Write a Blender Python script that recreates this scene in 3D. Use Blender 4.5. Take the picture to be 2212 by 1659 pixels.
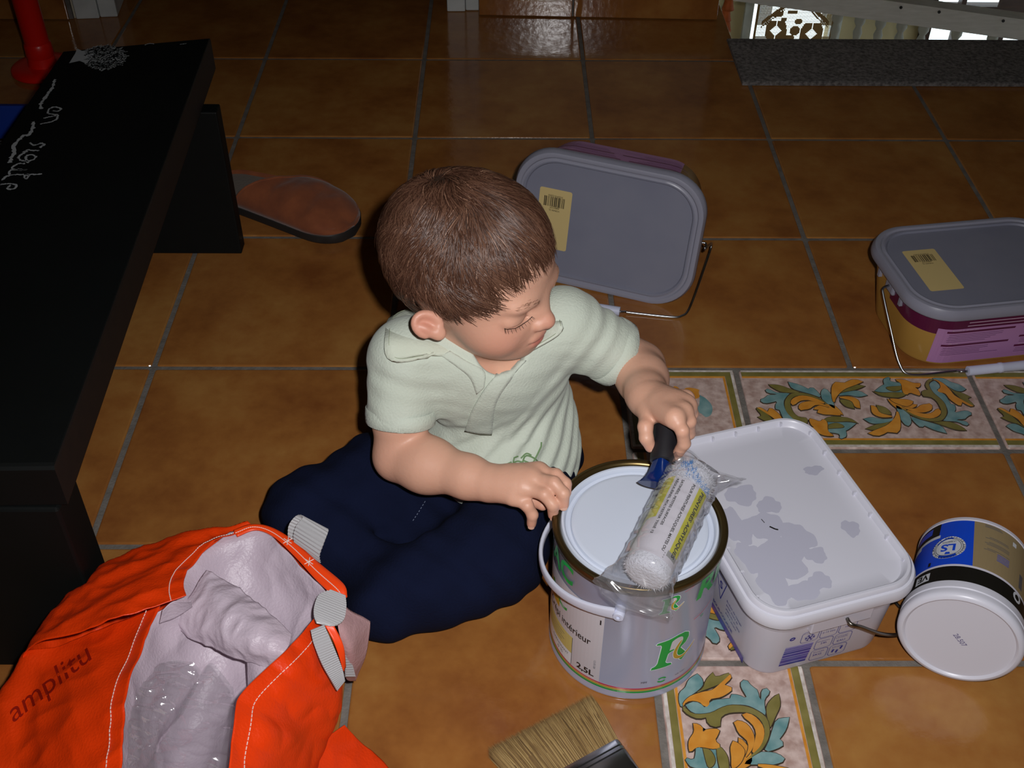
import bpy, bmesh, math, random
import numpy as np
from mathutils import Matrix, Vector, Quaternion, noise as mnoise
random.seed(7); RNG = np.random.default_rng(7)
for o in list(bpy.data.objects): bpy.data.objects.remove(o)
SC = bpy.context.scene; COL = SC.collection
PI = math.pi
# ------------------------------------------------------------------ camera, sky, flash, exposure
cam_d = bpy.data.cameras.new('camera'); cam = bpy.data.objects.new('camera', cam_d); COL.objects.link(cam)
cam_d.sensor_fit = 'HORIZONTAL'; cam_d.sensor_width = 36.0; cam_d.lens = 36.0 * 2440.0 / 2212.0
cam_d.clip_start = 0.02; cam_d.clip_end = 60
_yaw, _pit, _rol = -0.01103, 0.718408, -0.009542
_r = Vector((math.cos(_yaw), math.sin(_yaw), 0.0))
_f = Vector((-math.sin(_yaw) * math.cos(_pit), math.cos(_yaw) * math.cos(_pit), -math.sin(_pit)))
_u = _r.cross(_f)
_r2 = _r * math.cos(_rol) - _u * math.sin(_rol); _u2 = _r * math.sin(_rol) + _u * math.cos(_rol)
CAM = Vector((0.46433, -2.07713, 0.97452))
cam.matrix_world = Matrix(((_r2.x, _u2.x, -_f.x, CAM.x), (_r2.y, _u2.y, -_f.y, CAM.y), (_r2.z, _u2.z, -_f.z, CAM.z), (0, 0, 0, 1)))
SC.camera = cam
SC.view_settings.view_transform = 'Standard'; SC.view_settings.look = 'None'
SC.view_settings.exposure = 0.0; SC.view_settings.gamma = 1.0; SC.view_settings.use_curve_mapping = False
world = bpy.data.worlds.new('overcast_sky'); SC.world = world; world.use_nodes = True
_bg = world.node_tree.nodes['Background']; _bg.inputs[0].default_value = (0.86, 0.95, 1.0, 1); _bg.inputs[1].default_value = 2.1
# the compact camera's own flash, beside and above the lens
fl_d = bpy.data.lights.new('camera_flash', 'SPOT'); fl = bpy.data.objects.new('camera_flash', fl_d); COL.objects.link(fl)
fl_d.energy = 48; fl_d.color = (1.0, 0.985, 0.99); fl_d.shadow_soft_size = 0.011
fl_d.spot_size = math.radians(98); fl_d.spot_blend = 1.0
fl.location = CAM + _r2 * 0.045 + _u2 * 0.035
_aim = CAM + _f * 1.08 + _r2 * 0.07 - _u2 * 0.20
fl.rotation_euler = (_aim - fl.location).to_track_quat('-Z', 'Y').to_euler()

# ------------------------------------------------------------------ helpers
def lin(c):
    if isinstance(c, str):
        c = [int(c[i:i + 2], 16) / 255 for i in (0, 2, 4)]
    return tuple((x / 12.92 if x <= 0.04045 else ((x + 0.055) / 1.055) ** 2.4) for x in c)
MATS = {}
def mat(name, col, rough=0.5, metal=0.0, var=None, bump=None, trans=0.0, coat=0.0, sheen=0.0, sss=0.0, alpha=1.0, ior=1.45, spec=0.5, aniso=None, rnd=0.0, translucent=0.0):
    """var=(colour2, scale, sharpness[, stretch xyz]); bump=(scale, strength[, stretch])"""
    if name in MATS: return MATS[name]
    m = bpy.data.materials.new(name); m.use_nodes = True; nt = m.node_tree; N = nt.nodes; Lk = nt.links
    b = N['Principled BSDF']; c = lin(col) + (1,)
    b.inputs['Base Color'].default_value = c; b.inputs['Roughness'].default_value = rough; b.inputs['Metallic'].default_value = metal
    b.inputs['IOR'].default_value = ior; b.inputs['Specular IOR Level'].default_value = spec
    b.inputs['Transmission Weight'].default_value = trans; b.inputs['Coat Weight'].default_value = coat; b.inputs['Coat Roughness'].default_value = 0.08
    b.inputs['Sheen Weight'].default_value = sheen; b.inputs['Alpha'].default_value = alpha
    if sss: b.inputs['Subsurface Weight'].default_value = sss; b.inputs['Subsurface Radius'].default_value = (0.008, 0.003, 0.0015); b.inputs['Subsurface Scale'].default_value = 0.6
    tc = N.new('ShaderNodeTexCoord')
    def coords(stretch):
        if not stretch: return tc.outputs['Object']
        mp = N.new('ShaderNodeMapping'); mp.inputs['Scale'].default_value = stretch; Lk.new(tc.outputs['Object'], mp.inputs['Vector']); return mp.outputs['Vector']
    if var:
        n = N.new('ShaderNodeTexNoise'); n.inputs['Scale'].default_value = var[1]; n.inputs['Detail'].default_value = 5
        Lk.new(coords(var[3] if len(var) > 3 else None), n.inputs['Vector'])
        r = N.new('ShaderNodeMapRange'); h = 0.5 / max(var[2], 0.01); r.inputs[1].default_value = 0.5 - h * 0.5; r.inputs[2].default_value = 0.5 + h * 0.5
        Lk.new(n.outputs['Fac'], r.inputs[0])
        mx = N.new('ShaderNodeMix'); mx.data_type = 'RGBA'; mx.inputs['A'].default_value = c; mx.inputs['B'].default_value = lin(var[0]) + (1,)
        Lk.new(r.outputs[0], mx.inputs['Factor']); Lk.new(mx.outputs['Result'], b.inputs['Base Color'])
    if bump:
        n = N.new('ShaderNodeTexNoise'); n.inputs['Scale'].default_value = bump[0]; n.inputs['Detail'].default_value = 4
        Lk.new(coords(bump[2] if len(bump) > 2 else None), n.inputs['Vector'])
        bp = N.new('ShaderNodeBump'); bp.inputs['Strength'].default_value = bump[1]; bp.inputs['Distance'].default_value = 0.002
        Lk.new(n.outputs['Fac'], bp.inputs['Height']); Lk.new(bp.outputs['Normal'], b.inputs['Normal'])
    if translucent:
        t = N.new('ShaderNodeBsdfTranslucent'); t.inputs['Color'].default_value = c
        ms = N.new('ShaderNodeMixShader'); ms.inputs[0].default_value = translucent
        Lk.new(b.outputs[0], ms.inputs[1]); Lk.new(t.outputs[0], ms.inputs[2]); Lk.new(ms.outputs[0], N['Material Output'].inputs['Surface'])
    MATS[name] = m
    return m

def link(o, parent=None, world=True):
    COL.objects.link(o)
    if parent is not None:
        o.parent = parent
        if world: o.matrix_parent_inverse = WORLD_INV(parent)
    return o
def WORLD(p):
    return p.matrix_basis.copy() if p.parent is None else WORLD(p.parent) @ p.matrix_parent_inverse @ p.matrix_basis
def WORLD_INV(p): return WORLD(p).inverted()
def mesh(name, V, F, m, parent=None, smooth=False, world=False, mi=None):
    """one mesh object.  world=True: V are scene coordinates although the object has a parent."""
    me = bpy.data.meshes.new(name)
    V = np.asarray(V, float).reshape(-1, 3)
    me.from_pydata(V.tolist(), [], [list(map(int, f)) for f in F])
    for k in (m if isinstance(m, (list, tuple)) else [m]): me.materials.append(k)
    if mi is not None: me.polygons.foreach_set('material_index', np.asarray(mi, np.int32))
    if smooth is True: me.polygons.foreach_set('use_smooth', np.ones(len(me.polygons), bool))
    me.update()
    o = bpy.data.objects.new(name, me)
    link(o, parent, world)
    if smooth == 'auto': autosmooth(o)
    return o
def autosmooth(o, ang=35):
    bm = bmesh.new(); bm.from_mesh(o.data)
    for f in bm.faces: f.smooth = True
    for e in bm.edges:
        if len(e.link_faces) != 2 or e.calc_face_angle(0) > math.radians(ang): e.smooth = False
    bm.to_mesh(o.data); bm.free()
def thing(name, label, cat, loc=(0, 0, 0), rz=0.0, rot=None, group=None):
    o = bpy.data.objects.new(name, None); COL.objects.link(o); o.empty_display_size = 0.05
    o.location = loc
    if rot is not None: o.matrix_basis = Matrix.Translation(Vector(loc)) @ rot.to_4x4()
    else: o.rotation_euler = (0, 0, rz)
    return tag(o, label, cat, group)
def tag(o, label, cat, group=None):
    o['label'] = label; o['category'] = cat
    if group: o['group'] = group
    return o
def struct(o, label=None):
    o['kind'] = 'structure'
    if label: o['label'] = label
    return o
class MB:
    """collects verts / faces (+ material index) for one mesh"""
    def __init__(s): s.v = []; s.f = []; s.m = []
    def add(s, V, F, mi=0):
        b = len(s.v); s.v.extend([tuple(map(float, p)) for p in V]); s.f.extend([[b + i for i in f] for f in F]); s.m.extend([mi] * len(F)); return s
    def box(s, x0, y0, z0, x1, y1, z1, mi=0, bev=0.0):
        if bev <= 0:
            V = [(x0, y0, z0), (x1, y0, z0), (x1, y1, z0), (x0, y1, z0), (x0, y0, z1), (x1, y0, z1), (x1, y1, z1), (x0, y1, z1)]
            return s.add(V, [(3, 2, 1, 0), (4, 5, 6, 7), (0, 1, 5, 4), (1, 2, 6, 5), (2, 3, 7, 6), (3, 0, 4, 7)], mi)
        rr = [rring(x1 - x0 - 2 * i, y1 - y0 - 2 * i, max(bev - i, 0.0001), 2, z, ((x0 + x1) / 2, (y0 + y1) / 2)) for i, z in ((bev, z0), (bev * .3, z0 + bev * .3), (0, z0 + bev), (0, z1 - bev), (bev * .3, z1 - bev * .3), (bev, z1))]
        V, F = loft(rr, cap=True); return s.add(V, F, mi)
    def tube(s, P, r, n=8, mi=0, cap=True, closed=False):
        V, F = tube(P, r, n, cap, closed); return s.add(V, F, mi)
    def loft(s, R, mi=0, cap=True, closed=True):
        V, F = loft(R, cap=cap, closed=closed); return s.add(V, F, mi)
    def build(s, name, m, parent=None, smooth=False, world=False):
        return mesh(name, s.v, s.f, m, parent, smooth, world, s.m if isinstance(m, (list, tuple)) else None)
def loft(R, cap=True, closed=True):
    n = len(R[0]); V = np.concatenate([np.asarray(r, float) for r in R]); F = []
    for k in range(len(R) - 1):
        for i in range(n if closed else n - 1):
            j = (i + 1) % n
            F.append((k * n + i, k * n + j, (k + 1) * n + j, (k + 1) * n + i))
    if cap and closed:
        F.append(tuple(reversed(range(n)))); b = (len(R) - 1) * n; F.append(tuple(b + i for i in range(n)))
    return V, F
def rring(W, L, rad, n, z, c=(0, 0)):
    P = []
    rad = min(rad, W / 2 - 1e-5, L / 2 - 1e-5)
    for sx, sy, a0 in ((1, 1, 0), (-1, 1, 90), (-1, -1, 180), (1, -1, 270)):
        for k in range(n + 1):
            a = math.radians(a0 + 90 * k / n)
            P.append((c[0] + sx * (W / 2 - rad) + rad * math.cos(a), c[1] + sy * (L / 2 - rad) + rad * math.sin(a), z))
    return np.array(P)
def lathe(prof, n=48, cap0=True, cap1=True):
    V = []; F = []
    for r, z in prof:
        for i in range(n):
            a = 2 * PI * i / n; V.append((r * math.cos(a), r * math.sin(a), z))
    for k in range(len(prof) - 1):
        for i in range(n):
            j = (i + 1) % n; F.append((k * n + i, k * n + j, (k + 1) * n + j, (k + 1) * n + i))
    if cap0: F.append(tuple(reversed(range(n))))
    if cap1: F.append(tuple((len(prof) - 1) * n + i for i in range(n)))
    return V, F
def catmull(P, n=8, closed=False):
    P = np.asarray(P, float); m = len(P); out = []
    rng = range(m) if closed else range(m - 1)
    for i in rng:
        if closed: p0, p1, p2, p3 = P[(i - 1) % m], P[i], P[(i + 1) % m], P[(i + 2) % m]
        else: p1, p2 = P[i], P[i + 1]; p0 = P[i - 1] if i > 0 else 2 * p1 - p2; p3 = P[i + 2] if i + 2 < m else 2 * p2 - p1
        for k in range(n):
            t = k / n
            out.append(0.5 * ((2 * p1) + (-p0 + p2) * t + (2 * p0 - 5 * p1 + 4 * p2 - p3) * t * t + (-p0 + 3 * p1 - 3 * p2 + p3) * t ** 3))
    if not closed: out.append(P[-1])
    return np.array(out)
def resample(P, n):
    P = np.asarray(P, float); d = np.r_[0, np.cumsum(np.linalg.norm(np.diff(P, axis=0), axis=1))]
    t = np.linspace(0, d[-1], n); return np.stack([np.interp(t, d, P[:, k]) for k in range(P.shape[1])], 1)
def tube(P, r, n=8, cap=True, closed=False):
    P = np.asarray(P, float); m = len(P); rad = np.full(m, r) if np.isscalar(r) else np.asarray(r, float)
    T = np.gradient(P, axis=0) if not closed else (np.roll(P, -1, 0) - np.roll(P, 1, 0)); T /= np.linalg.norm(T, axis=1)[:, None] + 1e-12
    a = np.array([0, 0, 1.0]) if abs(T[0][2]) < 0.9 else np.array([1.0, 0, 0])
    u = np.cross(T[0], a); u /= np.linalg.norm(u); V = []
    for k in range(m):
        u = u - T[k] * (u @ T[k]); u /= np.linalg.norm(u) + 1e-12; w = np.cross(T[k], u)
        for i in range(n):
            t = 2 * PI * i / n; V.append(P[k] + rad[k] * (math.cos(t) * u + math.sin(t) * w))
    F = []
    for k in range(m if closed else m - 1):
        kk = (k + 1) % m
        for i in range(n): F.append((k * n + i, k * n + (i + 1) % n, kk * n + (i + 1) % n, kk * n + i))
    if cap and not closed: F.append(tuple(reversed(range(n)))); F.append(tuple((m - 1) * n + i for i in range(n)))
    return np.array(V), F
def grid_faces(nu, nv):
    return [(i * nv + j, (i + 1) * nv + j, (i + 1) * nv + j + 1, i * nv + j + 1) for i in range(nu - 1) for j in range(nv - 1)]
def text2d(s, size, bold=0.0, align='LEFT', shear=0.0):
    """outline text as (Nx2 verts, faces), baseline at y=0"""
    c = bpy.data.curves.new('txt', 'FONT'); c.body = s; c.size = size; c.offset = bold; c.align_x = align; c.shear = shear; c.resolution_u = 3
    o = bpy.data.objects.new('txt', c); COL.objects.link(o)
    bpy.context.view_layer.update()
    me = o.to_mesh()
    V = np.array([tuple(v.co) for v in me.vertices])[:, :2] if len(me.vertices) else np.zeros((0, 2)); F = [tuple(p.vertices) for p in me.polygons]
    o.to_mesh_clear(); bpy.data.objects.remove(o); bpy.data.curves.remove(c)
    return V, F
def fit2d(V, w=None, h=None):
    """scale text verts to width w and height h, origin at lower-left"""
    V = V - V.min(0); s = V.max(0)
    sx = (w / s[0]) if w else (h / s[1]); sy = (h / s[1]) if h else sx
    return V * np.array([sx, sy])
def poly2d(P):
    """triangulated filled polygon -> (verts2d, faces)"""
    bm = bmesh.new(); vs = [bm.verts.new((p[0], p[1], 0)) for p in P]
    es = [bm.edges.new((vs[i], vs[(i + 1) % len(vs)])) for i in range(len(vs))]
    bmesh.ops.triangle_fill(bm, use_beauty=True, use_dissolve=False, edges=es)
    bm.verts.index_update(); V = np.array([tuple(v.co)[:2] for v in bm.verts]); F = []
    for f in bm.faces:
        ids = [v.index for v in f.verts]
        a = V[ids]; ar = sum(a[i][0] * a[(i + 1) % 3][1] - a[(i + 1) % 3][0] * a[i][1] for i in range(3))
        F.append(ids if ar > 0 else ids[::-1])
    bm.free(); return V, F
def rand_bar(rng, w, h, n):
    """barcode strips -> list of (x0, x1)"""
    x = 0.0; out = []
    ws = rng.choice([1, 1, 2, 3], size=2 * n).astype(float); ws *= w / ws.sum()
    for i in range(n): out.append((x, x + ws[2 * i])); x += ws[2 * i] + ws[2 * i + 1]
    return out

# ------------------------------------------------------------------ the floor: square terracotta tiles with a painted border
S = 0.31
M_tile = None
def tile_material():
    m = bpy.data.materials.new('glazed_ochre_tile'); m.use_nodes = True; nt = m.node_tree; N = nt.nodes; Lk = nt.links; b = N['Principled BSDF']
    tc = N.new('ShaderNodeTexCoord'); oi = N.new('ShaderNodeObjectInfo'); ad = N.new('ShaderNodeVectorMath'); ad.operation = 'ADD'
    sc = N.new('ShaderNodeVectorMath'); sc.operation = 'SCALE'; sc.inputs[0].default_value = (7.3, 3.1, 5.7); Lk.new(oi.outputs['Random'], sc.inputs['Scale'])
    Lk.new(tc.outputs['Object'], ad.inputs[0]); Lk.new(sc.outputs[0], ad.inputs[1])
    n1 = N.new('ShaderNodeTexNoise'); n1.inputs['Scale'].default_value = 9; n1.inputs['Detail'].default_value = 6; n1.inputs['Roughness'].default_value = 0.6; Lk.new(ad.outputs[0], n1.inputs['Vector'])
    n2 = N.new('ShaderNodeTexNoise'); n2.inputs['Scale'].default_value = 45; n2.inputs['Detail'].default_value = 6; Lk.new(ad.outputs[0], n2.inputs['Vector'])
    cr = N.new('ShaderNodeValToRGB'); e = cr.color_ramp.elements
    e[0].position = 0.30; e[0].color = lin('7d4a24') + (1,); e[1].position = 0.72; e[1].color = lin('a5763e') + (1,)
    k = cr.color_ramp.elements.new(0.5); k.color = lin('94602f') + (1,)
    ma = N.new('ShaderNodeMath'); ma.operation = 'MULTIPLY_ADD'; ma.inputs[1].default_value = 0.22; Lk.new(n2.outputs['Fac'], ma.inputs[0])
    m2 = N.new('ShaderNodeMath'); m2.operation = 'MULTIPLY_ADD'; m2.inputs[1].default_value = 0.85; m2.inputs[2].default_value = -0.03; Lk.new(n1.outputs['Fac'], m2.inputs[0]); Lk.new(m2.outputs[0], ma.inputs[2])
    m3 = N.new('ShaderNodeMath'); m3.operation = 'MULTIPLY_ADD'; m3.inputs[1].default_value = 0.12; Lk.new(oi.outputs['Random'], m3.inputs[0]); Lk.new(ma.outputs[0], m3.inputs[2])
    m4 = N.new('ShaderNodeMath'); m4.operation = 'SUBTRACT'; m4.inputs[1].default_value = 0.06; Lk.new(m3.outputs[0], m4.inputs[0])
    Lk.new(m4.outputs[0], cr.inputs['Fac']); Lk.new(cr.outputs['Color'], b.inputs['Base Color'])
    b.inputs['Roughness'].default_value = 0.13; b.inputs['Specular IOR Level'].default_value = 0.5
    n3 = N.new('ShaderNodeTexNoise'); n3.inputs['Scale'].default_value = 70; n3.inputs['Detail'].default_value = 3; Lk.new(ad.outputs[0], n3.inputs['Vector'])
    bp = N.new('ShaderNodeBump'); bp.inputs['Strength'].default_value = 0.20; bp.inputs['Distance'].default_value = 0.0015; Lk.new(n3.outputs['Fac'], bp.inputs['Height']); Lk.new(bp.outputs['Normal'], b.inputs['Normal'])
    return m
M_tile = tile_material()
M_grout = mat('grey_grout', '77726c', 0.9, var=('5f5a54', 60, 1.2), bump=(300, 0.5))
M_cream = mat('cream_glaze', 'c9b3ab', 0.35, var=('a58a80', 90, 1.5), bump=(200, 0.25))
M_white_edge = mat('bare_white_edge', 'd9d2cc', 0.5, var=('a89c90', 120, 1.2))
M_olive = mat('olive_paint', '6b6430', 0.35, var=('847b45', 60, 1.0))
M_orangep = mat('orange_paint', 'c07a24', 0.35, var=('d2953f', 70, 1.0))
M_teal = mat('teal_paint', '4e7d80', 0.35, var=('86a3a2', 55, 1.1))
M_outline = mat('dark_outline_paint', '3c3226', 0.4)

slab = mesh('floor', [(-2.2, -3.8, -.0022), (.915, -3.8, -.0022), (3.3, -3.8, -.0022), (3.3, .088, -.0022), (.915, .088, -.0022), (.915, 2.4, -.0022), (-2.2, 2.4, -.0022),
                      (-2.2, -3.8, -.2), (.915, -3.8, -.2), (3.3, -3.8, -.2), (3.3, .088, -.2), (.915, .088, -.2), (.915, 2.4, -.2), (-2.2, 2.4, -.2)],
            [(0, 1, 4, 5, 6), (1, 2, 3, 4), (7, 13, 12, 11, 8), (8, 11, 10, 9), (3, 10, 11, 4), (4, 11, 12, 5), (0, 7, 8, 1), (1, 8, 9, 2), (2, 9, 10, 3), (5, 12, 13, 6), (6, 13, 7, 0)], M_grout)
struct(slab, 'tiled terracotta floor with grey grout and a painted border')
TILE_ME = {}
GAP = 0.0036
def tile_mesh(w, l):
    k = (round(w, 4), round(l, 4))
    if k not in TILE_ME:
        rr = [rring(w - 2 * GAP - 2 * i, l - 2 * GAP - 2 * i, 0.003, 2, z) for i, z in ((0, -.0055), (0, -.0016), (.0007, -.0005), (.0022, 0.0))]
        V, F = loft(rr, cap=True)
        me = bpy.data.meshes.new('floor_tile'); me.from_pydata(V.tolist(), [], [list(f) for f in F]); me.materials.append(M_tile); me.update()
        TILE_ME[k] = me
    return TILE_ME[k]
def floor_tile(i0, j0, i1, j1):
    o = bpy.data.objects.new('floor_tile', tile_mesh((i1 - i0) * S, (j1 - j0) * S)); COL.objects.link(o); o.parent = slab
    o.location = ((i0 + i1) / 2 * S, (j0 + j1) / 2 * S, RNG.uniform(-.0004, .0001)); o.rotation_euler = (RNG.normal(0, .0012), RNG.normal(0, .0012), 0)
for j in range(-3, 3):
    for i in range(-3, 8):
        if i * S > 2.4: continue
        if (i + 1) * S > 0.93 and j >= 0: continue
        floor_tile(i, j, i + 1, j + 1)
for i in range(5):                                             # strip in front of the stair mat
    floor_tile(2.95 + i, 0, 3.95 + i, .27)
for j in range(-7, -3):
    for i in range(-3, 2): floor_tile(i, j, i + 1, j + 1)
for j in (-4.5, -5.5, -6.5):
    for i in (2.5, 3.5, 4.5, 5.5, 6.5): floor_tile(i, j, i + 1, j + 1)
# one scroll, drawn in millimetre-like units of the tile (u along, v across), repeated turned half round
SCROLL = [
    ('t', [(585,95),(640,150),(655,220),(620,270),(560,320),(480,375),(430,440),(405,500),(380,470),(365,400),(375,320),(440,260),(470,190),(500,150)]),
    ('o', [(770,80),(815,135),(930,95),(985,95),(900,190),(800,240),(640,300),(560,330),(650,270),(690,170)]),
    ('t', [(445,470),(540,430),(620,450),(680,500),(760,420),(870,400),(1000,385),(970,345),(1080,350),(1180,390),(1110,260),(1110,190),(1170,170),(1230,240),(1300,290),(1330,400),(1350,400),(1350,310),(1390,270),(1440,285),(1445,330),(1390,400),(1390,500),(1405,590),(1340,550),(1200,480),(1050,465),(900,490),(740,570),(600,580),(500,540)]),
    ('o', [(410,480),(440,500),(520,570),(640,580),(760,560),(880,500),(1010,470),(1180,490),(1320,550),(1420,640),(1450,780),(1420,900),(1340,1020),(1200,1110),(1140,1160),(1240,1060),(1340,960),(1390,820),(1370,700),(1300,610),(1180,560),(1000,560),(900,590),(860,640),(860,720),(780,730),(710,690),(690,620),(600,635),(500,600),(420,540)]),
    ('o', [(1560,335),(1575,470),(1530,580),(1480,690),(1450,740),(1425,640),(1410,520),(1430,450),(1500,370)]),
    ('t', [(1685,615),(1650,750),(1580,860),(1560,890),(1630,930),(1540,990),(1390,1025),(1440,900),(1490,740),(1540,640)]),
    ('t', [(1350,1030),(1480,1035),(1580,1070),(1630,1130),(1500,1180),(1300,1180),(1140,1170),(1260,1080)]),
    ('r', [(980,100),(990,150),(910,230),(960,245),(1005,285),(880,370),(760,395),(725,410),(735,440),(710,490),(660,480),(610,435),(520,420),(450,440),(415,490),(420,440),(500,365),(640,315),(760,290),(850,220)]),
    ('r', [(1120,585),(1190,565),(1290,620),(1370,720),(1385,830),(1340,960),(1240,1060),(1270,900),(1285,800),(1240,700),(1130,610)]),
    ('r', [(1020,680),(1070,655),(1170,690),(1240,780),(1268,880),(1240,1000),(1150,1110),(1190,1000),(1180,900),(1080,810),(1050,740)]),
    ('r', [(1010,900),(1080,930),(1150,1010),(1140,1090),(1090,1180),(1000,1230),(990,1090),(980,980)]),
    ('r', [(535,690),(600,700),(655,750),(645,800),(700,760),(845,760),(830,830),(800,895),(860,950),(840,985),(760,995),(650,975),(570,980),(500,1035),(480,960),(490,880),(545,790)]),
    ('t', [(570,985),(640,990),(700,1200),(610,1225),(500,1200),(440,1100),(545,1120)]),
    ('o', [(650,985),(740,1010),(800,1120),(770,1200),(710,1205)]),
]
HOMO = [[-5.52484e-07, -0.000260529, 0.983644], [-0.000276111, 6.54874e-05, 0.521293], [-6.29508e-07, 6.59736e-05, 1.0]]
CENTRE = [
    ('t', [(0.562, 0.35), (0.612, 0.392), (0.663, 0.404), (0.699, 0.374), (0.693, 0.339), (0.648, 0.344), (0.592, 0.342)]),
    ('o', [(0.554, 0.348), (0.591, 0.338), (0.647, 0.341), (0.694, 0.335), (0.654, 0.309), (0.586, 0.318)]),
    ('r', [(0.472, 0.092), (0.512, 0.114), (0.564, 0.142), (0.607, 0.189), (0.626, 0.231), (0.626, 0.183), (0.609, 0.116), (0.581, 0.089), (0.562, 0.103), (0.518, 0.078), (0.488, 0.081)]),
    ('t', [(0.474, 0.177), (0.514, 0.187), (0.55, 0.176), (0.598, 0.178), (0.568, 0.157), (0.505, 0.149)]),
    ('o', [(0.469, 0.119), (0.519, 0.144), (0.585, 0.163), (0.618, 0.194), (0.605, 0.158), (0.554, 0.133), (0.503, 0.111)]),
    ('o', [(0.548, 0.262), (0.583, 0.245), (0.596, 0.205), (0.553, 0.217)]),
    ('r', [(0.524, 0.259), (0.544, 0.251), (0.552, 0.213), (0.6, 0.192), (0.553, 0.186), (0.52, 0.209)]),
    ('r', [(0.603, 0.3), (0.659, 0.271), (0.72, 0.265), (0.682, 0.238), (0.635, 0.237), (0.612, 0.268)])
]
def scroll_parts():
    out = []
    for c, P in SCROLL:
        P = np.array(P, float)
        q = np.c_[P, np.ones(len(P))] @ np.array(HOMO).T
        q = q[:, :2] / q[:, 2:]
        q = resample(catmull(np.r_[q, q[:1]], 4), max(20, len(P) * 2 + 1))[:-1]
        out.append((c, q))
        out.append((c, np.array([1.0, 0.5]) - q))
    for c, P in CENTRE:
        q = resample(catmull(np.r_[P, P[:1]], 4), max(20, len(P) * 2 + 1))[:-1]
        out.append((c, q)); out.append((c, np.array([1.0, 0.5]) - q))
    return out
def scroll_mesh(clip_v=None):
    mb = MB(); idx = {'t': 1, 'o': 2, 'r': 3}
    for n, (c, q) in enumerate(scroll_parts()):
        q = q * S
        ctr = q.mean(0)
        d = np.roll(q, -1, 0) - np.roll(q, 1, 0); nrm = np.stack([d[:, 1], -d[:, 0]], 1); nrm /= np.linalg.norm(nrm, axis=1)[:, None] + 1e-9
        area = np.sum(q[:, 0] * np.roll(q[:, 1], -1) - np.roll(q[:, 0], -1) * q[:, 1])
        if area < 0: nrm = -nrm
        z = {'t': .0006, 'o': .0007, 'r': .0008}[c] + (n % 7) * 4e-5
        big = np.c_[q + nrm * .0007, np.full(len(q), z)]; base = np.c_[q + nrm * .0012, np.full(len(q), -.0003)]
        V, F = loft([base, big], cap=False); mb.add(V, F if area > 0 else [f[::-1] for f in F], 0)
        v2, f2 = poly2d(big[:, :2]); mb.add(np.c_[v2, np.full(len(v2), z)], f2, 0)
        v2, f2 = poly2d(q); mb.add(np.c_[v2, np.full(len(v2), z + .00015)], f2, idx[c])
    return mb
_mb = scroll_mesh()
SCROLL_ME = None
def border_tile(loc, rz, corner=False):
    global SCROLL_ME
    w, l = (S if not corner else S / 2) - 2 * GAP, S / 2 - 2 * GAP
    rr = [rring(w - 2 * i, l - 2 * i, 0.003, 2, z) for i, z in ((0, -.0055), (0, -.0012), (.0008, 0.0), (.002, 0.0006))]
    V, F = loft(rr, cap=True)
    if 'b%d' % corner not in TILE_ME:
        me = bpy.data.meshes.new('border_tile'); me.from_pydata(V.tolist(), [], [list(f) for f in F]); me.materials.append(M_cream); TILE_ME['b%d' % corner] = me
    t = bpy.data.objects.new('border_tile', TILE_ME['b%d' % corner]); COL.objects.link(t); t.parent = slab; t.location = loc; t.rotation_euler = (0, 0, rz)
    key = 's%d' % corner
    if key not in TILE_ME:
        mb = MB(); hw, hl = w / 2, l / 2
        def stripe(o0, o1, z, mi):
            for s in (-1, 1):
                y0, y1 = sorted((s * (hl - o0), s * (hl - o1))); ex = o0 if corner else 0.002
                mb.box(-hw + ex, y0, 0, hw - ex, y1, z, mi)
                if corner:
                    x0, x1 = sorted((s * (hw - o0), s * (hw - o1))); mb.box(x0, -hl + o1, 0, x1, hl - o1, z, mi)
        stripe(.0016, .0052, .0010, 0); stripe(.0054, .0130, .0013, 1); stripe(.0136, .0165, .0011, 2)
        tmp = mb.build('edge_stripe', [M_white_edge, M_olive, M_orangep]); TILE_ME[key] = tmp.data; bpy.data.objects.remove(tmp)
    e = bpy.data.objects.new('edge_stripe', TILE_ME[key]); COL.objects.link(e); e.parent = t
    if corner:
        mb = MB()
        # corner flower: orange leaf pair, olive bud and teal crescents
        K = [('o', [(820,340),(870,320),(920,340),(960,330),(990,380),(980,440),(940,500),(890,530),(880,460),(800,420)]),
             ('r', [(950,530),(1030,440),(1060,370),(1110,390),(1150,440),(1230,400),(1290,400),(1400,430),(1380,480),(1390,540),(1300,580),(1180,580),(1060,570)]),
             ('t', [(1390,510),(1470,570),(1530,680),(1500,800),(1420,850),(1370,800),(1300,740),(1360,660)]),
             ('t', [(1010,590),(1160,600),(1300,690),(1250,750),(1160,730),(1080,740),(1050,660)]),
             ('r', [(1090,770),(1190,770),(1270,820),(1280,880),(1180,900),(1100,890)]),
             ('o', [(700,700),(800,640),(880,720),(860,820),(760,850)]), ('t', [(880,900),(1000,860),(1060,960),(960,1040)])]
        for c, P in K:
            q = np.array([((x - 1155) / 560 * .053, -(y - 690) / 420 * .053) for x, y in P]); q = resample(catmull(np.r_[q, q[:1]], 4), 28)[:-1]
            v2, f2 = poly2d(q); mb.add(np.c_[v2, np.full(len(v2), .0016)], f2, {'t': 0, 'o': 1, 'r': 2}[c])
        mb.build('painted_scroll', [M_teal, M_olive, M_orangep], t)
    else:
        if SCROLL_ME is None:
            o = _mb.build('painted_scroll', [M_outline, M_teal, M_olive, M_orangep]); SCROLL_ME = o.data
            SCROLL_ME.transform(Matrix.Translation((-S / 2, -S / 4, .0008))); bpy.data.objects.remove(o)
        o = bpy.data.objects.new('painted_scroll', SCROLL_ME); COL.objects.link(o); o.parent = t
border_tile((2.25 * S, -3.25 * S, 0), 0, True)
for k in range(5): border_tile(((3 + k) * S, -3.25 * S, 0), 0)
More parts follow.
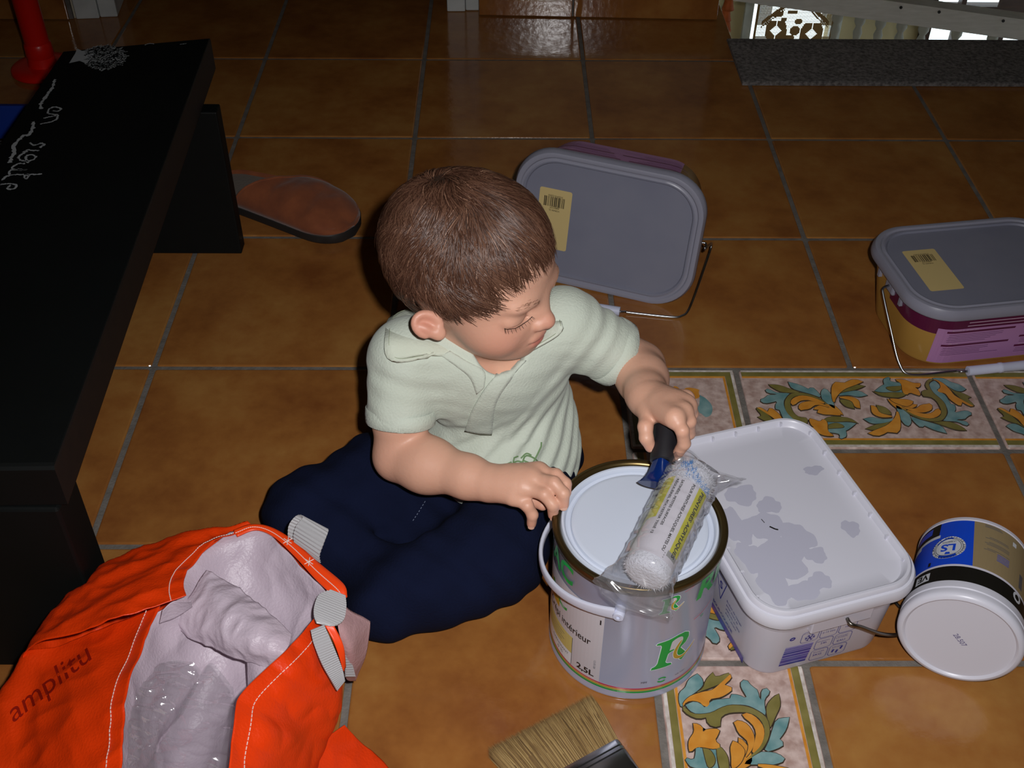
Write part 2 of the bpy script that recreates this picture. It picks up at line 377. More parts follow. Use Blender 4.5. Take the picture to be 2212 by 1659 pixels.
for k in range(3): border_tile((2.25 * S, (-4 - k) * S, 0), PI / 2)

# ------------------------------------------------------------------ walls, door frame, stairwell
M_wall = mat('cream_wall_paint', 'c9bfa8', 0.8, bump=(80, 0.1))
M_beige = mat('beige_wall_paint', 'c4b48c', 0.8, bump=(60, 0.1))
M_ceil = mat('white_ceiling', 'd8d4cc', 0.9)
M_white = mat('white_gloss_paint', 'd6dad8', 0.4, var=('b4b8b6', 20, .8))
M_wood = mat('brown_window_wood', '4a2b1a', 0.5, var=('361d10', 12, 1.0, (1, 8, 8)))
def wallbox(name, *a, m=M_wall):
    b = MB()
    for x in a: b.box(*x)
    return struct(b.build(name, m))
wa = math.radians(-2.1)
wr = bpy.data.objects.new('wall_back', None)
wb = MB(); wb.box(0, 0, 0, .496, .12, 2.5); wb_o = wb.build('wall_back', M_wall); wb_o.location = (.413, .2165, 0); wb_o.rotation_euler = (0, 0, wa); struct(wb_o, 'cream wall to the right of the doorway')
bs = MB(); bs.box(0, -.006, .001, .496, -.0005, .075); bs_o = struct(bs.build('baseboard_back', M_grout), 'skirting of floor tiles along the back wall'); bs_o.location = wb_o.location; bs_o.rotation_euler = (0, 0, wa)
for x0, x1 in ((.001, .194), (.198, .4955)):
    b = MB(); b.box(x0, -.012, .002, x1, -.005, .078, bev=.0012); b.build('skirting_tile', M_tile, bs_o)
wallbox('wall_back_left', (-2.2, .185, 0, -.42, .3, 2.5))
bl = struct(MB().box(-2.0, .178, .001, -.423, .1845, .075).build('baseboard_left', M_grout), 'skirting of floor tiles left of the doorway')
for k in range(5):
    b = MB(); b.box(-2.0 + k * .315, .172, .002, -2.0 + k * .315 + .309, .179, .078, bev=.0012); b.build('skirting_tile', M_tile, bl)
def jamb(n, x, y, w, rz):
    d = bpy.data.objects.new('door_%d' % n, None)
    b = MB(); b.box(0, 0, .0, w * .56, .12, 2.05, bev=.002); o = b.build('door_%d' % n, M_white); o.location = (x, y, 0); o.rotation_euler = (0, 0, rz)
    struct(o, ['white door frame post left of the dark doorway', 'white door frame post at the wall with bright floor reflection'][n - 1])
    b = MB(); b.box(w * .57, .004, 0, w, .11, 2.05, bev=.003); b.build('door_stop', M_white, o)
jamb(1, -.417, .178, .083, .10); jamb(2, .346, .226, .068, .02)
wallbox('wall_passage', (-2.2, 2.4, -.2, .915, 2.5, 2.5)); wallbox('wall_left', (-2.3, -3.8, -.2, -2.2, 2.5, 2.5)); wallbox('wall_front', (-2.2, -3.9, -.2, 3.3, -3.8, 2.5))
wallbox('wall_right', (3.3, -3.9, -2.7, 3.4, .6, 2.5), (3.3, .6, -2.7, 3.4, 2.2, -2.4), (3.3, .6, -.1, 3.4, 2.2, 2.5), (3.3, 2.2, -2.7, 3.4, 2.5, 2.5)); wallbox('ceiling', (-2.3, -3.9, 2.5, 3.4, 2.5, 2.6), m=M_ceil)
wallbox('wall_stairwell_side', (.83, .345, -2.7, .908, 2.4, 2.5)); wallbox('wall_stairwell_front', (.915, -.03, -2.7, 3.3, .07, -.2))
wallbox('floor_lower', (.8, 0, -2.8, 3.4, 2.5, -2.7), m=M_beige)
# stairwell end wall with its two openings, z cut at the sills
X0, X1 = .908, 3.3
wallbox('wall_stairwell', (X0, 2.4, -2.7, 1.478, 2.5, 2.5), (1.478, 2.4, -2.7, 1.822, 2.5, -1.22), (1.478, 2.4, -.55, 1.822, 2.5, 2.5), (1.822, 2.4, -2.7, 2.2, 2.5, 2.5), (2.2, 2.4, -2.7, 3.1, 2.5, -1.40),
        (2.2, 2.4, -.3, 3.1, 2.5, 2.5), (3.1, 2.4, -2.7, 3.3, 2.5, 2.5), m=M_beige)
M_glass = mat('window_glass', 'f4fafa', 0.0, trans=1.0, ior=1.45)
def window(n, x0, x1, z0, z1, fw, m, bars_x=(), bars_z=()):
    b = MB()
    b.box(x0 - fw, 2.375, z0 - fw, x0, 2.43, z1 + fw); b.box(x1, 2.375, z0 - fw, x1 + fw, 2.43, z1 + fw)
    b.box(x0, 2.375, z0 - fw, x1, 2.43, z0); b.box(x0, 2.375, z1, x1, 2.43, z1 + fw)
    for c, w in bars_x: b.box(c - w / 2, 2.385, z0, c + w / 2, 2.425, z1)
    for c, w in bars_z: b.box(x0, 2.38, c - w / 2, x1, 2.43, c + w / 2)
    o = struct(b.build('window_%d' % n, m))
    g = MB(); g.box(x0, 2.404, z0, x1, 2.407, z1); g.build('pane', M_glass, o)
    return o
w1 = window(1, 1.482, 1.818, -1.2, -.57, .034, M_white); w1['label'] = 'bright white-framed stairwell window behind a lace curtain'
w2 = window(2, 2.225, 3.05, -1.36, -.34, .04, M_wood, bars_x=((2.335, .02), (2.52, .035)), bars_z=((-.905, .05),)); w2['label'] = 'overexposed brown-framed stairwell window beyond the balusters'
w3_ = MB(); w3_.box(3.29, .6, -2.4, 3.36, .66, -.1); w3_.box(3.29, 2.14, -2.4, 3.36, 2.2, -.1); w3_.box(3.29, .66, -2.4, 3.36, 2.14, -2.34); w3_.box(3.29, .66, -.16, 3.36, 2.14, -.1); w3_.box(3.30, 1.37, -2.34, 3.35, 1.43, -.16)  # side window out of view, added to brighten the stairwell from the right
w3o = struct(w3_.build('window_3', M_white)); w3o['label'] = 'unseen white framed side window added to light the stairwell'; MB().box(3.325, .66, -2.34, 3.329, 2.14, -.16).build('pane', M_glass, w3o)
MB().box(2.47, 2.37, -.88, 3.06, 2.376, -.3).build('shutter_board', M_wood, w2)
# steps going down (hidden by the nosing from above)
st = MB()
for k in range(9): st.box(.93, .10 + k * .24, -2.7, 1.5, .10 + (k + 1) * .24, -.19 * (k + 1) - .9)
struct(st.build('trim_1', mat('stair_wood', '6a4a30', .5)), 'stair flight below the landing')
# lace curtain: a filet net, filled squares darker against the light
lc = thing('lace_curtain', 'cream filet lace curtain with flower motif glowing in the stairwell window', 'curtain', (1.49, 2.355, -1.19))
NX, NZ = 74, 88; cw = .322 / NX
fill = np.zeros((NZ, NX), int)
zz, xx = np.mgrid[0:NZ, 0:NX]
ZOFF = 34                                              # first row in view
def disc(cx, cz, r): return (np.abs(xx - cx) + np.abs(zz - cz) * .6 < r) & (np.maximum(np.abs(xx - cx), np.abs(zz - cz)) < r * .8)
for rep in (0, -44):
    for cx, cz, r in ((20, ZOFF + 15 + rep, 12.5), (54, ZOFF + 12 + rep, 13.5)):
        d = disc(cx, cz, r); fill[d] = 2
        h = (np.abs(xx - cx) + np.abs(zz - cz) < 5.5); fill[h] = 1
        fill[(np.abs(xx - cx) < .6) & (np.abs(zz - cz) < r + 2)] = 1
    for sgn, c0 in ((1, 4), (-1, 70)):
        t = (xx - c0) * sgn; dl = zz - (ZOFF + 20 + rep) - t * .85
        fill[(np.abs(dl - 1) < 2.2) & (t > 1) & (t < 25)] = 2; fill[(np.abs(dl + 3) < 1.1) & (t > 1) & (t < 22) & ((xx + zz) % 3 > 0)] = 2
    for cx, cz, a, bb in ((38, ZOFF + 15 + rep, 5, 5), (40, ZOFF + 24 + rep, 4, 2.5), (33, ZOFF + 8 + rep, 6, 3), (20, ZOFF + 31 + rep, 5, 3), (28, ZOFF + 12 + rep, 3, 6), (36, ZOFF + 4 + rep, 3, 2), (24, ZOFF + 3 + rep, 4, 2), (40, ZOFF + 26 + rep, 3, 1), (26, ZOFF + 26 + rep, 3, 2), (33, ZOFF + 33 + rep, 5, 2)):
        fill[((xx - cx) / a) ** 2 + ((zz - cz) / bb) ** 2 < 1] = 2
fill[(xx < 2) | (xx > NX - 3)] = 2; fill[(xx < 14) & (fill == 0) & ((zz // 11) % 3 != 1)] = 3; fill[(xx > 60) & (fill == 0) & ((zz // 11) % 3 != 1)] = 3; fill[(xx > 15) & (xx < 34) & (zz > ZOFF - 4) & (zz < ZOFF + 5) & (fill == 0)] = 3
cl = MB(); th = cw * .30; nt_ = MB()
for iz in range(NZ):
    for ix in range(NX):
        x, z = ix * cw, iz * cw
        if fill[iz, ix] == 2: cl.add([(x, 0, z), (x + cw, 0, z), (x + cw, 0, z + cw), (x, 0, z + cw)], [(0, 1, 2, 3)])
        elif fill[iz, ix] == 3:
            nt_.add([(x, 0, z), (x + cw, 0, z), (x + cw, 0, z + th * 2.4), (x, 0, z + th * 2.4)], [(0, 1, 2, 3)]); nt_.add([(x, 0, z), (x + th * 2.4, 0, z), (x + th * 2.4, 0, z + cw), (x, 0, z + cw)], [(0, 1, 2, 3)])
        else:
            nt_.add([(x, 0, z), (x + cw, 0, z), (x + cw, 0, z + th), (x, 0, z + th)], [(0, 1, 2, 3)]); nt_.add([(x, 0, z), (x + th, 0, z), (x + th, 0, z + cw), (x, 0, z + cw)], [(0, 1, 2, 3)])
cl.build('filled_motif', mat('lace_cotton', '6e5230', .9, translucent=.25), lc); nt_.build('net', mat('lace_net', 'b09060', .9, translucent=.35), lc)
MB().tube([(-.02, 0, .638), (.34, 0, .638)], .005, 8).build('curtain_rod', M_white, lc)
# descending rail with screws and its balusters
M_rail = mat('grey_white_rail', 'd0c8c4', .6, var=('b8b0aa', 18, .8, (1, 6, 6)))
br = thing('stair_banister', 'white painted stair banister with sloping drilled rail and turned balusters', 'banister', (1.2, 1.4, -1.1))
sl = (-.572 + .454) / (2.146 - 1.255)
def rz_(x): return -.454 + (x - 1.255) * sl
rl = []
for x in (1.0, 3.2):
    z = rz_(x); rl.append(np.array([(x, 1.37, z), (x, 1.43, z), (x, 1.43, z + .067), (x, 1.37, z + .067)]))
V, F = loft(rl); mesh('handrail', V, [f[::-1] for f in F], M_rail, br, world=True)
for px, pz in ((1.713, -.462), (1.837, -.476), (2.048, -.504)):
    V, F = lathe([(.0001, 0), (.0048, 0), (.0048, .003), (.0001, .003)], 12)
    V = np.array(V); V = np.stack([V[:, 0] + px, 1.3685 - V[:, 2], V[:, 1] + pz], 1); mesh('screw_hole', V, F, mat('dark_screw', '15120f', .5), br, world=True)
bp = [(r_ * .82, z_) for r_, z_ in [(.021, 0), (.021, .05), (.012, .06), (.018, .08), (.012, .10), (.015, .13), (.021, .17), (.0165, .22), (.011, .25), (.019, .275), (.012, .30), (.014, .34), (.019, .38), (.013, .415), (.011, .43), (.018, .445), (.012, .46), (.016, .475), (.019, .49), (.012, .51), (.015, .525), (.0185, .54), (.011, .56), (.021, .575), (.021, .60)]]
BME = None
for k, x in enumerate((1.53, 1.604, 1.672, 1.742, 1.815, 1.925, 2.045, 2.165, 2.285, 2.4)):
    V, F = lathe(bp, 14)
    if BME is None: o = mesh('baluster', V, F, mat('baluster_paint', 'a8a69c', .5), br, smooth=True); BME = o.data
    else: o = bpy.data.objects.new('baluster', BME); COL.objects.link(o); o.parent = br
    o.location = (x - 1.2, 0, rz_(x) - .60 + .002 + 1.1)
rt = []
for x in (1.0, 3.2):
    z = rz_(x) - .66; rt.append(np.array([(x, 1.36, z), (x, 1.44, z), (x, 1.44, z + .066), (x, 1.36, z + .066)]))
V, F = loft(rt); mesh('string_board', V, [f[::-1] for f in F], M_rail, br, world=True)
# hanging terracotta bells
hb = thing('hanging_bell_string', 'string of small orange terracotta bells hanging beside the stairwell', 'ornament', (1.092, 1.0, -.42))
MB().tube([(0, 0, -.03), (0, 0, .35)], .0012, 6).build('cord', mat('jute', '8a6a40', .9), hb)
BE = None
for k in range(7):
    if BE is None:
        V, F = lathe([(.0035, .036), (.009, .033), (.0125, .022), (.0155, .006), (.018, 0), (.016, .001), (.0125, .018), (.0005, .03)], 20, True, False)
        o = mesh('bell', V, [f[::-1] for f in F], mat('orange_terracotta', 'b4581c', .7, var=('96420f', 40, 1)), hb, smooth=True); BE = o.data
    else: o = bpy.data.objects.new('bell', BE); COL.objects.link(o); o.parent = hb
    o.location = (0.002 * (-1) ** k, 0, k * .031 - .02)
# grey mat at the head of the stair
mt = MB(); rr = []
prof = [(-.108, .001), (-.108, .007), (-.104, .0085), (.070, .0085), (.086, .0065), (.0935, -.0022), (.0945, -.05), (.0885, -.05), (.0885, .001)]
V, F = loft([np.array([(x, y, z) for y, z in prof]) for x in (.914, 3.29)]); 
o = mesh('stair_mat', V, [f[::-1] for f in F], mat('grey_carpet', '8a8684', .95, var=('55514f', 160, 1.6), bump=(500, 1.0)))
tag(o, 'speckled grey carpet strip laid along the stair edge', 'mat')

# ------------------------------------------------------------------ black bench
M_black = mat('worn_black_green_paint', '0b0e0e', 0.6, var=('070908', 14, .6), bump=(40, 0.15), spec=.25)
M_bside = mat('bench_edge_brown_black', '1c120d', 0.6, var=('110c0a', 10, 1.0, (1, 6, 6)))
M_chalk = mat('white_chalk', '9fa3a5', 0.95)
bench = thing('bench', 'long black painted wooden bench with white chalk drawings on its top', 'bench', (-.03, -.95, 0))
ZT, ZB = .285, .235
FL, FR, NR, NL = (-.148, -.585), (.047, -.54), (.082, -1.397), (-.150, -1.402)
def plank(z0, z1):
    R = []
    Q = np.array([FL, FR, NR, NL])[::-1]
    c = Q.mean(0)
    for i, z in ((.003, z0), (0, z0 + .003), (0, z1 - .004), (.0015, z1 - .001), (.004, z1)):
        D = Q - c; D = D * (1 - i / np.linalg.norm(D, axis=1)[:, None] * 1.4); R.append(np.c_[D + c, np.full(4, z)])
    return R
V, F = loft(plank(ZB, ZT)); F2 = [f for f in F]
mi = []
V = np.array(V)
for f in F2:
    nrm = np.cross(V[f[1]] - V[f[0]], V[f[2]] - V[f[0]]); nrm /= np.linalg.norm(nrm) + 1e-12
    mi.append(1 if abs(nrm[2]) < .3 and abs(nrm[0]) > .8 else 0)
mesh('seat_plank', V, F2, [M_black, M_bside], bench, world=True, mi=mi)
b = MB(); b.box(-.125, -.668, .001, .072, -.642, ZB - .0005, bev=.002); b.build('leg', M_black, bench, world=True)
b = MB(); b.box(-.135, -1.40, .001, .0735, -1.352, ZB - .0005, bev=.003); b.build('leg', M_black, bench, world=True)
b = MB(); b.box(-.075, -1.35, .12, -.045, -.67, .19, bev=.002); b.build('stretcher', M_black, bench, world=True)
CH = {'strokes': [(0.0018, [(-0.1332, -0.6731), (-0.1299, -0.6934), (-0.1293, -0.7068), (-0.1301, -0.7216), (-0.1302, -0.7362), (-0.1297, -0.7474), (-0.1256, -0.7575)]), (0.002, [(-0.1258, -0.7909), (-0.1218, -0.803), (-0.1199, -0.8238), (-0.1261, -0.8267), (-0.1291, -0.8398), (-0.1294, -0.8542), (-0.1239, -0.8668), (-0.1233, -0.8793), (-0.1213, -0.8916)]), (0.0011, [(-0.109, -0.7614), (-0.1034, -0.763), (-0.1, -0.7582), (-0.1049, -0.7529), (-0.1119, -0.752), (-0.1159, -0.7584), (-0.1138, -0.7677), (-0.1085, -0.7708), (-0.1001, -0.7738), (-0.0984, -0.7846), (-0.1025, -0.7907), (-0.1088, -0.7938), (-0.1137, -0.7969)]), (0.0011, [(-0.1001, -0.7738), (-0.1091, -0.7785), (-0.1155, -0.7817)]), (0.0012, [(-0.1128, -0.844), (-0.106, -0.8497), (-0.0995, -0.8454), (-0.0939, -0.8473), (-0.0959, -0.8525), (-0.0963, -0.8559)]), (0.0012, [(-0.0957, -0.8624), (-0.1034, -0.8624), (-0.1102, -0.8611), (-0.1133, -0.8667)]), (0.0012, [(-0.1093, -0.8639), (-0.1143, -0.8723), (-0.1149, -0.8792), (-0.1092, -0.8861), (-0.0998, -0.8874), (-0.095, -0.8805), (-0.0967, -0.875), (-0.1039, -0.8722), (-0.107, -0.8778), (-0.1025, -0.8874), (-0.0999, -0.8915)]), (0.0012, [(-0.1029, -0.8929), (-0.1114, -0.8943), (-0.115, -0.9024), (-0.1116, -0.9064), (-0.0954, -0.9076), (-0.1126, -0.9078), (-0.1156, -0.9131), (-0.1118, -0.9184)]), (0.0012, [(-0.0761, -0.9168), (-0.0859, -0.9182), (-0.1037, -0.9183), (-0.1137, -0.9211), (-0.117, -0.9276), (-0.117, -0.9316)]), (0.0012, [(-0.0936, -0.9262), (-0.0948, -0.9183), (-0.091, -0.9196), (-0.0896, -0.9261), (-0.0926, -0.9275)]), (0.0012, [(-0.1162, -0.9419), (-0.1117, -0.9393), (-0.1036, -0.9392), (-0.0974, -0.9418), (-0.0967, -0.9482), (-0.1012, -0.9508), (-0.105, -0.9495), (-0.1048, -0.9418)]), (0.0007, [(-0.0385, -0.5672), (-0.0348, -0.5622), (-0.0263, -0.5633)]), (0.0006, [(0.0094, -0.5648), (0.0178, -0.5616)])], 'tree': ((-0.086, -0.6054), (0.0273, 0.0003), (-0.0098, 0.0367)), 'trunk': [(-0.1283, -0.6256), (-0.1286, -0.5964), (-0.1302, -0.5796), (-0.1216, -0.587), (-0.108, -0.5831), (-0.1018, -0.5998), (-0.1039, -0.6271), (-0.116, -0.6182)]}
cm = MB(); rgc = np.random.default_rng(3)
for w, P in CH['strokes']:
    P = resample(catmull(P, 6), max(8, len(P) * 6)); P = P + rgc.normal(0, .0004, P.shape)
    q = np.c_[P, np.full(len(P), ZT + .0002)]
    d = np.gradient(P, axis=0); nn = np.stack([-d[:, 1], d[:, 0]], 1); nn /= np.linalg.norm(nn, axis=1)[:, None] + 1e-9
    ww = w * (1 + .35 * rgc.normal(0, 1, len(P)).clip(-1.5, 1.5))[:, None]
    V = np.r_[np.c_[P + nn * ww, q[:, 2]], np.c_[P - nn * ww, q[:, 2]]]; n = len(P)
    mesh('chalk_stroke', V, [(i, n + i, n + i + 1, i + 1) for i in range(n - 1)], M_chalk, bench, world=True)
tc_, ta, tb = CH['tree']            # scribbled tree crown: many short strokes inside an ellipse, and the trunk
tc_ = np.array(tc_); ta = np.array(ta); tb = np.array(tb)
for k in range(330):
    r_ = math.sqrt(rgc.random()); t = rgc.random() * 2 * PI
    p = tc_ + ta * r_ * math.cos(t) + tb * r_ * math.sin(t)
    if rgc.random() < .35 and r_ < .55: continue
    a = rgc.normal(.35, .7); l = rgc.uniform(.003, .009); dv = np.array([math.cos(a), math.sin(a)]); nv = np.array([-dv[1], dv[0]]) * rgc.uniform(.0005, .0011)
    cm.add([(*(p - dv * l + nv), ZT + .0002), (*(p - dv * l - nv), ZT + .0002), (*(p + dv * l - nv), ZT + .0002), (*(p + dv * l + nv), ZT + .0002)], [(0, 1, 2, 3)])
tk = np.array(CH['trunk']); v2, f2 = poly2d(tk); cm.add(np.c_[v2, np.full(len(v2), ZT + .00015)], f2)
o = cm.build('chalk_tree', M_chalk, bench, world=True); o['kind'] = 'stuff'; o['label'] = 'scribbled white chalk tree'

# ------------------------------------------------------------------ red pole, blue box, slate behind the bench
M_red = mat('red_plastic', 'd9180c', 0.35, coat=.2)
rp = thing('pole_stand', 'bright red plastic pole on a round red base in the dark corner', 'pole', (-.410, -.058, 0))
V, F = lathe([(.058, .001), (.060, .004), (.059, .010), (.054, .0135), (.040, .0145), (.027, .015), (.024, .034)], 48); mesh('round_base', V, F, M_red, rp, smooth='auto')
V, F = lathe([(.0225, .03), (.0225, .2), (.0215, .5), (.021, .9)], 32); mesh('pole', V, F, M_red, rp, smooth='auto')
V, F = lathe([(.024, .03), (.026, .034), (.0245, .055), (.0226, .058)], 32, False, False); mesh('collar', V, F, M_red, rp, smooth='auto')
bb = thing('storage_box', 'blue plastic box half hidden behind the bench', 'box', (-.345, -.497, 0))
rr = [rring(.30 - 2 * i, .19 - 2 * i, .02, 5, z) for i, z in ((.012, .001), (.01, .004), (.002, .095), (0, .096), (0, .108), (.003, .110), (.010, .110), (.0125, .105), (.02, .012))]
V, F = loft(rr); mesh('tub', V, F, mat('blue_plastic', '0b318c', .5), bb, smooth='auto')
sl_ = thing('slate', 'dark slate panel with white chalk scribbles at the left frame edge', 'slate', (-.299, -.650, 0), rz=.30)
b = MB(); b.box(-.16, -.012, .001, .055, .012, .17, bev=.003); b.build('panel', M_black, sl_)
cm = MB()
for k in range(90):
    x = rgc.uniform(.0, .05); z = rgc.uniform(.06, .165); a = rgc.uniform(0, PI); l = rgc.uniform(.003, .009); d = np.array([math.cos(a), math.sin(a)]) * l; nn = np.array([-d[1], d[0]]) / l * .0011
    cm.add([(x - d[0] + nn[0], -.0124, z - d[1] + nn[1]), (x - d[0] - nn[0], -.0124, z - d[1] - nn[1]), (x + d[0] - nn[0], -.0124, z + d[1] - nn[1]), (x + d[0] + nn[0], -.0124, z + d[1] + nn[1])], [(0, 1, 2, 3)])
    cm.add([(x - d[0] + nn[0], (z - .13) * .1, .1702), (x - d[0] - nn[0], (z - .12) * .1, .1702), (x + d[0] - nn[0], (z - .12) * .1, .1702), (x + d[0] + nn[0], (z - .13) * .1, .1702)], [(0, 1, 2, 3)])
cm.build('chalk_scribble', M_chalk, sl_)['kind'] = 'stuff'

# ------------------------------------------------------------------ slipper
M_suede = mat('brown_suede', '8a4a26', 0.85, var=('6b351a', 30, 1.0), bump=(90, .3), sheen=.2)
M_rubber = mat('dark_rubber', '24211f', 0.6)
M_insole = mat('grey_felt', '6f665e', 0.95, bump=(300, .4))
sp = thing('slipper', 'brown suede backless slipper with dark rubber sole poking out behind the bench', 'slipper', (-.003, -.490, 0), rz=math.radians(-28))
ss = np.linspace(0, 1, 40)
def halfw(t): return .043 * (1 - (1 - min(t / .16, 1)) ** 2) ** .5 * (1 + .0 * t) if t < .16 else .043 + .012 * math.sin(min(1, (t - .16) / .6) * PI / 2) if t < .76 else .055 * math.sqrt(max(0, 1 - ((t - .76) / .24) ** 2.2))
Ls = .272
def outline(scale, z, off=0.0):
    up = [(t * Ls, halfw(t) * scale) for t in ss]; lo = [(t * Ls, -halfw(t) * scale * .96) for t in ss[::-1][1:-1]]
    P = np.array(up + lo); P = P[::-1]
    return np.c_[P[:, 0] * (1 + .03 * (scale - 1)), P[:, 1] + .008 * np.sin(P[:, 0] / Ls * PI), np.full(len(P), z)]
V, F = loft([outline(.97, .001), outline(1.04, .005), outline(1.05, .016), outline(1.0, .0185)]); mesh('sole', V, F, M_rubber, sp, smooth='auto')
V, F = loft([outline(.9, .018), outline(.88, .021)]); mesh('insole', V, F, M_insole, sp, smooth='auto')
V, F = loft([outline(.97, .0185), outline(1.0, .022), outline(.96, .027), outline(.90, .026), outline(.88, .021)], cap=False); mesh('heel_binding', V, F, M_suede, sp, smooth='auto')
nu, nv = 44, 28
VV = []
for a in range(nu):
    t0 = .53 + .47 * a / (nu - 1)
    for c in range(nv):
        w = -1 + 2 * c / (nv - 1)
        t = t0 + (1 - t0) / .47 * (.25 * w - .06 * (1 - w * w)) if a < nu - 1 else 1.0
        t = min(max(t, .2), 1.0)
        hw = halfw(t) * 1.01; hh = .018 + .046 * (max(0, 1 - (t - .36) / .66)) ** .8 * 1.0 + .022 * math.sin(min(1, max(0, (t - .5) / .5)) * PI) * .6
        ang = w * PI / 2
        y = math.sin(ang) * hw; z = .018 + (hh - .018) * max(0, math.cos(ang)) ** .75
        z += .0022 * mnoise.noise(Vector((t * 18, w * 3, 2.0))) * max(0, math.cos(ang)) - .004 * math.exp(-((t - .74) / .05) ** 2) * math.exp(-((w + .1) / .5) ** 2)
        VV.append((t * Ls, y + .008 * math.sin(t * PI), z))
o = mesh('upper', VV, grid_faces(nu, nv), M_suede, sp, smooth=True)
md = o.modifiers.new('thick', 'SOLIDIFY'); md.thickness = .003; md.offset = -1
V, F = tube(np.array(VV[:nv]), .0022, 8); mesh('collar_binding', V, F, M_suede, sp, smooth=True)

# ------------------------------------------------------------------ rectangular wallpaint buckets with grey lids
M_ochre = mat('translucent_yellow_plastic', 'b98f45', 0.35, sss=.0, bump=(50, .05))
M_lidgrey = mat('grey_polypropylene', '80818f', 0.42, var=('747687', 14, .7))
M_lidrim = mat('grey_polypropylene_rim', '8a8a98', 0.35)
M_maroon = mat('maroon_print', '5a0f3c', 0.3)
M_violet = mat('violet_print', 'b884b6', 0.35)
M_pink = mat('pink_print', 'b0407e', 0.4)
M_printdark = mat('dark_violet_print', '4a2550', 0.45)
M_printpale = mat('pale_print', 'c9a9c0', 0.5)
M_sticker = mat('cream_paper_sticker', 'c9b279', 0.6)
M_ink = mat('black_ink', '15130f', 0.5)
M_wire = mat('galvanised_wire', 'a2a6aa', 0.28, metal=1.0)
M_grip = mat('white_grip_plastic', 'c4c8dc', 0.45)
BW, BL, BH, BI = .272, .202, .108, .016
def bucket(root, print_sides, handle):
    ins = lambda z: BI * (1 - z / BH)
    rr = [rring(BW - .012 - 2 * ins(z) - 2 * i, BL - .012 - 2 * ins(z) - 2 * i, .055 - .3 * ins(z), 10, z) for i, z in ((.006, .0005), (.001, .002), (0, .006), (0, BH - .012))]
    V, F = loft(rr); mesh('tub', V, F, M_ochre, root, smooth='auto')
    W, L = BW, BL
    lid = [(.010, BH - .016, .05), (.001, BH - .0155, .056), (0, BH - .013, .057), (.0008, BH - .006, .057), (.003, BH - .001, .057), (.006, BH, .055), (.009, BH - .0008, .053), (.0105, BH - .003, .052), (.0125, BH - .003, .05), (.0145, BH - .0015, .049), (.0165, BH - .0018, .047), (.018, BH - .0042, .046), (.03, BH - .0048, .036)]
    V, F = loft([rring(W - 2 * i, L - 2 * i, r_, 12, z) for i, z, r_ in lid], cap=False)
    n = 52; F = list(F) + [tuple((len(lid) - 1) * n + i for i in range(n))]
    mesh('lid', V, F, [M_lidgrey, M_lidrim], root, smooth='auto', mi=[1 if f[0] < 9 * n else 0 for f in F])
    # printed sleeve: perimeter ribbon of the tub, s measured from the middle of the front face to the right
    N = 400
    def per(z, off):
        q = rring(W - .012 - 2 * ins(z) + 2 * off, L - .012 - 2 * ins(z) + 2 * off, .055 - .3 * ins(z) + off, 10, z)
        q = np.r_[q, q[:1]]; q = resample(q, 1201)[:-1]
        k = np.argmin(np.abs(q[:, 0]) + (q[:, 1] > 0) * 9); q = np.roll(q, -k, 0)
        return q
    tot = 2 * (W + L) - .012 * 4 - 4 * BI * .5
    def band(mb, s0, s1, z0, z1, mi, off=.0005, slant=0.0):
        k = max(2, int(abs(s1 - s0) / .004)); A = per(z0, off); B = per(z1, off); tl = np.linalg.norm(np.diff(np.r_[A, A[:1]], axis=0), axis=1).sum()
        ia = [int(round((s0 + (s1 - s0) * i / k) / tl * 1200)) % 1200 for i in range(k + 1)]; ib = [int(round((s0 + slant + (s1 - s0) * i / k) / tl * 1200)) % 1200 for i in range(k + 1)]
        V = [tuple(A[i]) for i in ia] + [tuple(B[i]) for i in ib]
        mb.add(V, [(i, i + 1, k + 2 + i, k + 1 + i) for i in range(k)], mi)
    mb = MB(); rg = np.random.default_rng(5)
    def btext(s_, s0, z, h, mi):
        tv, tf = text2d(s_, 1.0, .02); tv = fit2d(tv, None, h); V = []
        for a, b_ in tv:
            A = per(z + b_, .0012); V.append(tuple(A[int(round((s0 + a) / tlen * 1200)) % 1200]))
        mb.add(V, tf, mi)
    PC = {}; per0 = per
    def per(z, off):
        k_ = (round(z, 4), off)
        if k_ not in PC: PC[k_] = per0(z, off)
        return PC[k_]
    q_ = per(BH * .6, .0005); tlen = np.linalg.norm(np.diff(np.r_[q_, q_[:1]], axis=0), axis=1).sum()
    for side in print_sides:
        q_ = per(BH * .6, .0005); tl_ = np.linalg.norm(np.diff(np.r_[q_, q_[:1]], axis=0), axis=1).sum(); o_ = 0.0 if side == 'front' else tl_ / 2
        top = BH - .0155
        band(mb, o_ - .19, o_ + .19, top - .033, top, 0, .0004)
        vs = .0 if side == 'front' else -.023
        band(mb, o_ - .092 + vs, o_ + (.13 if side == 'front' else .085), .006, top - .022, 1, .0007, slant=.004)
        for c0, w_ in ((-.084 + vs, .094), (.022 + vs, .084)):
            z = top - .026
            for blk in range(3 if c0 > 0 else 2):
                band(mb, o_ + c0, o_ + c0 + w_, z - .0035, z, 0, .0009); z -= .006
                btext(('PREPARATION DES SUPPORTS', 'APPLICATION', 'SECHAGE')[blk], o_ + c0 + .006, z + .0066, .0020, 3)
                for ln in range(3 if c0 > 0 else 5):
                    band(mb, o_ + c0 + .004, o_ + c0 + w_ * rg.uniform(.6, .9), z - .0012, z - .0006, 2, .0009); z -= .0032
                z -= .003
        for ln in range(2): band(mb, o_ - .06, o_ + .05 - ln * .01, top - .012 - ln * .006, top - .0105 - ln * .006, 3, .0008)
        if side == 'back':
            band(mb, o_ + .088, o_ + .122, .004, top - .004, 0, .001)
            for q in range(4): band(mb, o_ + .096, o_ + .114, .016 + q * .0185, .028 + q * .0185, 4, .0013)
